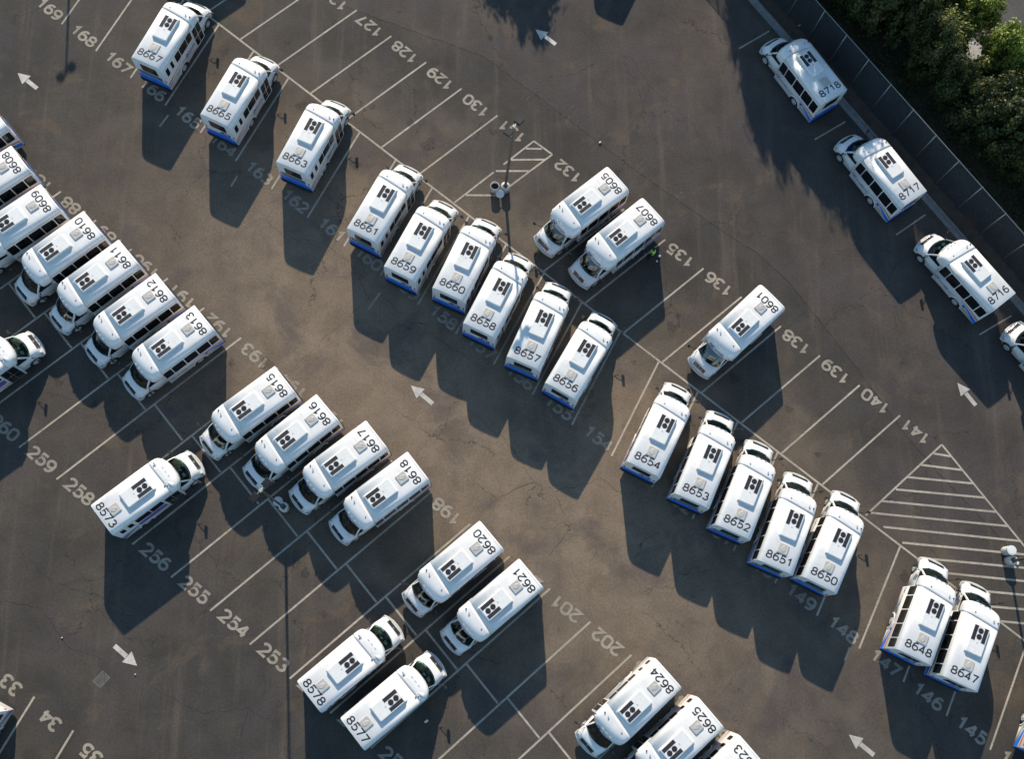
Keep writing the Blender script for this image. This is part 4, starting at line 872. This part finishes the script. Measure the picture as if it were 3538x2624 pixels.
def worker(x, y, rz):
    r = empty('person', (x, y, 0), rz); tag(r, 'person in black work clothes and lime vest standing beside a parked white bus', 'person')
    ch = [[((0, 0, .95), .13), ((0, 0, 1.12), .12), ((.01, 0, 1.30), .145), ((.02, 0, 1.43), .10), ((.035, 0, 1.52), .055), ((.05, 0, 1.60), .075), ((.055, 0, 1.68), .098), ((.045, 0, 1.75), .085)]]
    hands = []
    for s in (1, -1):
        ch.append([((0, 0, .95), .13), ((0.0, s * .10, .90), .10), ((.02, s * .12, .50), .065), ((-.02, s * .13, .10), .048), ((.04, s * .14, .05), .045), ((.17, s * .16, .035), .035)])
        el = (.06, s * .30, 1.10); wr = (.27, s * .25, 1.02) if s > 0 else (.16, s * .31, .88)
        hp = Vector(wr) + Vector((.09, 0, -.03)) if s > 0 else Vector(wr) + Vector((.03, 0, -.09))
        ch.append([((.01, 0, 1.30), .145), ((.01, s * .13, 1.40), .075), ((.01, s * .20, 1.38), .062), (el, .045), (wr, .030), (tuple(hp), .034)])
        fd = (hp - Vector(wr)).normalized(); side = Vector((0, 1, 0)) * s; dn = Vector((.3, 0, -1)).normalized() if s > 0 else Vector((-1, 0, -.3)).normalized()
        for k, (off, L) in enumerate(((-.030, .075), (-.010, .085), (.010, .080), (.030, .062))):
            a = hp + side * off + fd * .02; ch.append([(tuple(hp), .034), (tuple(a + fd * .02), .009), (tuple(a + fd * L * .6 + dn * .012), .0085), (tuple(a + fd * L + dn * .035), .0075)])
        th = Vector(wr) + fd * .03 - side * .03; ch.append([(wr, .030), (tuple(th), .012), (tuple(th + fd * .045 - side * .02), .010), (tuple(th + fd * .08 - side * .015), .008)])
    body = skin_body(ch, 'body', M['skin'], r); obj('body', body, r)
    # clothes grown a little larger over the same joints
    tr = [[((0, 0, .96), .145), ((0, 0, 1.06), .135)]]
    for s in (1, -1): tr.append([((0, 0, .96), .145), ((0.0, s * .10, .90), .118), ((.02, s * .12, .50), .085), ((-.02, s * .13, .10), .072)])
    obj('trousers', skin_body(tr, 'trousers', M['cloth'], r), r)
    sh = [[((0, 0, 1.02), .138), ((0, 0, 1.12), .132), ((.01, 0, 1.30), .158), ((.02, 0, 1.43), .11)]]
    for s in (1, -1):
        el = (.06, s * .30, 1.10); wr = (.25, s * .253, 1.03) if s > 0 else (.15, s * .31, .91); sh.append([((.01, 0, 1.30), .158), ((.01, s * .13, 1.40), .085), ((.01, s * .20, 1.38), .074), (el, .058), (wr, .045)])
    obj('shirt', skin_body(sh, 'shirt', M['cloth'], r), r)
    mb = MB(); n = 20
    mb.loft([[(.01 + a * math.cos(2 * PI * k / n), b_ * math.sin(2 * PI * k / n), z) for k in range(n)] for a, b_, z in ((.155, .178, 1.02), (.150, .172, 1.14), (.178, .195, 1.28), (.165, .205, 1.40), (.125, .175, 1.47), (.085, .10, 1.49))], False, True)
    v = obj('safety_vest', mb.mesh('safety_vest', M['vest']), r)
    mb = MB(); mb.loft([[(.01 + a * math.cos(2 * PI * k / n), b_ * math.sin(2 * PI * k / n), z) for k in range(n)] for a, b_, z in ((.158, .181, 1.10), (.160, .181, 1.16))], False, True)
    obj('reflective_band', mb.mesh('reflective_band', M['hivis']), v)
    # head details
    mb = MB(); n = 16
    mb.loft([[(.042 + rr * math.cos(2 * PI * k / n) * 1.0 - .012, rr * .86 * math.sin(2 * PI * k / n), z) for k in range(n)] for rr, z in ((.098, 1.66), (.108, 1.71), (.104, 1.77), (.08, 1.82), (.03, 1.845))], True, True); obj('hair', mb.mesh('hair', M['hair']), r)
    mb = MB(); mb.cyl((.14, 0, 1.645), (1, 0, -.25), .018, .035, 8, .010)
    for s in (1, -1): mb.cyl((.05, s * .088, 1.655), (0, s, 0), .028, .018, 8, .018)
    obj('face', mb.mesh('face', M['skin']), r)
    mb = MB()
    for s in (1, -1): mb.cyl((.140, s * .035, 1.675), (1, 0, 0), .011, .008, 8)
    mb.box(.138, .147, -.025, .025, 1.605, 1.612); obj('eyes', mb.mesh('eyes', M['hair']), r)
    for s in (1, -1):
        mb = MB(); mb.loft([rr_(x0, s) for x0 in (0,)], False) if False else mb.box(-.08, .20, s * .145 - .052, s * .145 + .052, 0, .095, taper=.018); obj('boot', mb.mesh('boot', M['black']), r)
    return r
worker(13.32, 24.98, R_(150))

# ------------------------------------------------------------------ fence
S0, S1, SP, FH = -30, 26, 2.36, 3.75
fe = empty('chain_link_fence', (*fpt(0, 0), 0), math.atan2(FD.y, FD.x)); tag(fe, 'tall steel post fence with dark wind screen along the kerb', 'fence')
for k in range(S0 // 2, S1):
    mb = MB(); mb.cyl((0, 0, 0), (0, 0, 1), .045, FH, 8); mb.cyl((0, 0, FH), (0, 0, 1), .055, .05, 8, .02)
    if k == S0 // 2: pm = mb.mesh('post', M['galv'])
    o = obj('post', pm, fe); o.location = (k * SP, 0, 0)
mb = MB()
for z in (FH - .02, ): mb.tube([(S0 / 2 * SP, -.0, z), ((S1 - 1) * SP, -.0, z)], .032, 8)
obj('top_rail', mb.mesh('top_rail', M['galv']), fe)
mb = MB(); n = (S1 - S0 // 2) * 4; rw = []
for z in (.05, .9, 1.9, 2.9, FH - .04): rw.append([(S0 / 2 * SP + i * SP / 4, .055 + .03 * math.sin(i * 2.1 + z * 3), z) for i in range(n - 3)])
grid(mb, rw); obj('wind_screen', mb.mesh('wind_screen', M['screen']), fe)

# ------------------------------------------------------------------ trees
def crown_mesh(seed, m_, n=5200, ls=.17):
    rnd = random.Random(seed); V = []; Fc = []
    # lumps: a set of ellipsoidal leaf clumps scattered through a unit crown (radius 1, z 0..1 stretched later)
    cl = []
    for i in range(58):
        while True:
            x, y, z = rnd.uniform(-1, 1), rnd.uniform(-1, 1), rnd.uniform(-1, 1)
            if .2 < x * x + y * y + z * z < 1: break
        k_ = rnd.uniform(.62, 1.0); cl.append((x * k_, y * k_, z * .86, rnd.uniform(.12, .30)))
    tot = sum(c[3] ** 2 for c in cl)
    for c in cl:
        for j in range(int(n * c[3] ** 2 / tot)):
            d = Vector((rnd.gauss(0, 1), rnd.gauss(0, 1), rnd.gauss(0, 1))).normalized() * (abs(rnd.gauss(.55, .38))) * c[3]
            p = Vector(c[:3]) + d * Vector((1, 1, .8)).length / 1.62
            nrm = (d.normalized() + Vector((rnd.uniform(-1, 1), rnd.uniform(-1, 1), rnd.uniform(-.2, 1.2))) * .8).normalized()
            u = nrm.orthogonal().normalized(); u.rotate(Matrix.Rotation(rnd.uniform(0, 6.28), 3, nrm)); w = nrm.cross(u); a = ls * rnd.uniform(.5, 1.0) / 2.6; b_ = a * rnd.uniform(.4, .7)
            o = len(V); V += [tuple(p - u * a), tuple(p + w * b_), tuple(p + u * a), tuple(p - w * b_)]; Fc.append((o, o + 1, o + 2, o + 3))
    me = bpy.data.meshes.new('crown'); me.from_pydata(V, [], Fc); me.materials.append(m_); me.update(); return me, cl
def trunk_mesh(cl, H, rad, z0, seed):
    rnd = random.Random(seed); mb = MB(); zc = (z0 + H) / 2; hz = (H - z0) / 2
    mb.tube([(0, 0, -.05), (.05, .02, H * .25), (.02, .08, H * .5), (0, 0, H * .8)], [.17, .13, .10, .04], 8)
    for c in cl[::3]:
        e = Vector((c[0] * rad, c[1] * rad, zc + c[2] * hz)); s_ = Vector((.03, .05, max(.6, min(e.z * .6, H * .6)))); mb.tube([tuple(s_), tuple(s_.lerp(e, .5) + Vector((0, 0, .15))), tuple(e)], [.06, .04, .015], 5)
    return mb.mesh('trunk', M['bark'])
CR = {}
for k in range(4): CR['d', k] = crown_mesh(40 + k, M['leaf_dark'], 17000, .165)
for k in range(4): CR['m', k] = crown_mesh(50 + k, M['leaf_mid'], 15000, .165)
for k in range(4): CR['b', k] = crown_mesh(60 + k, M['leaf_bright'], 14000, .17)
tn = 0
def tree(x, y, H, rad, z0, typ, label, name='tree'):
    global tn
    k = tn % 4; tn += 1; me, cl = CR[typ, k]; r = empty(name, (x, y, 0), 0.0)
    tag(r, label, 'tree', 'trees beyond the fence'); o = obj('crown', me, r); o.location = (0, 0, (z0 + H) / 2); o.scale = (rad, rad, (H - z0) / 2); o.rotation_euler = (0, 0, tn * 1.9)
    t = obj('trunk', trunk_mesh(cl, H, rad * .8, z0, tn), r); t.rotation_euler = (0, 0, tn * 1.9); return r
rt = random.Random(11)
pos = ['topmost', 'second', 'third', 'fourth', 'fifth', 'sixth', 'seventh', 'eighth', 'ninth', 'tenth', 'eleventh', 'twelfth', 'thirteenth', 'fourteenth', 'fifteenth', 'sixteenth']
for i in range(15):
    s = -9.0 + i * 2.6; d = 4.3 + rt.uniform(-.35, .45); x, y = fpt(s, d)
    tree(x, y, 7.2 + rt.uniform(-1.1, .8) - max(0, i - 8) * .25, 1.9 + rt.uniform(-.3, .4), .2, 'd', 'dense dark tree right behind the fence, %s from the top' % pos[i], 'dark_tree')
for i in range(10):
    s = -9.5 + i * 3.7; d = 7.3 + rt.uniform(-.7, .7); x, y = fpt(s, d)
    tree(x, y, 5.4 + rt.uniform(-.9, 1.0), 1.9 + rt.uniform(-.3, .5), .4, 'm', 'leafy olive green tree in the middle of the planting, %s from the top' % pos[i], 'olive_tree')
for i in range(11):
    s = -11 + i * 3.3; d = 9.6 + rt.uniform(-.9, 1.2); x, y = fpt(s, d)
    tree(x, y, 6.4 + rt.uniform(-1.0, 1.0), 2.2 + rt.uniform(-.4, .5), 1.2, 'b', 'bright green tree by the street, %s from the top' % pos[i], 'street_tree')
for i, (x, y, H, rad) in enumerate(((21.3, 53.2, 11.7, 2.1), (23.4, 51.2, 10.9, 2.2), (25.3, 48.6, 10.2, 2.2), (27.6, 45.8, 10.4, 2.0), (29.6, 44.0, 9.6, 1.9), (24.6, 53.4, 11.0, 2.1), (21.6, 57.5, 12.2, 2.4), (20.6, 61.5, 12.5, 2.2))):
    tree(x, y, H, rad, .6, 'd', 'tall dark tree above the top edge whose shade falls on the lane, %s one' % pos[i], 'dark_tree')
# low ivy that covers the soil between the trunks
rv = random.Random(8); V = []; Fc = []
for i in range(26000):
    s_ = rv.uniform(-14, 34); d_ = rv.uniform(2.2, 8.95) if i % 4 else rv.uniform(10.55, 12.3); x, y = fpt(s_, d_); z = rv.uniform(.03, .28) + .25 * max(0, math.sin(s_ * 1.3) * math.sin(d_ * 1.7))
    nv = Vector((rv.uniform(-.7, .7), rv.uniform(-.7, .7), 1)).normalized(); u = nv.orthogonal().normalized(); u.rotate(Matrix.Rotation(rv.uniform(0, 6.28), 3, nv)); w = nv.cross(u); a_ = rv.uniform(.06, .13)
    o = len(V); p = Vector((x, y, z)); V += [tuple(p - u * a_), tuple(p + w * a_ * .6), tuple(p + u * a_), tuple(p - w * a_ * .6)]; Fc.append((o, o + 1, o + 2, o + 3))
me = bpy.data.meshes.new('ground_cover'); me.from_pydata(V, [], Fc); me.materials.append(M['leaf_dark'])
tag(obj('ground_cover', me), 'low dark ivy covering the soil behind the fence', 'ground cover', kind='stuff')
tree(4.3, 57.6, 8.9, 3.1, 1.6, 'd', 'round tree above the top edge whose shade falls near the arrow', 'dark_tree')
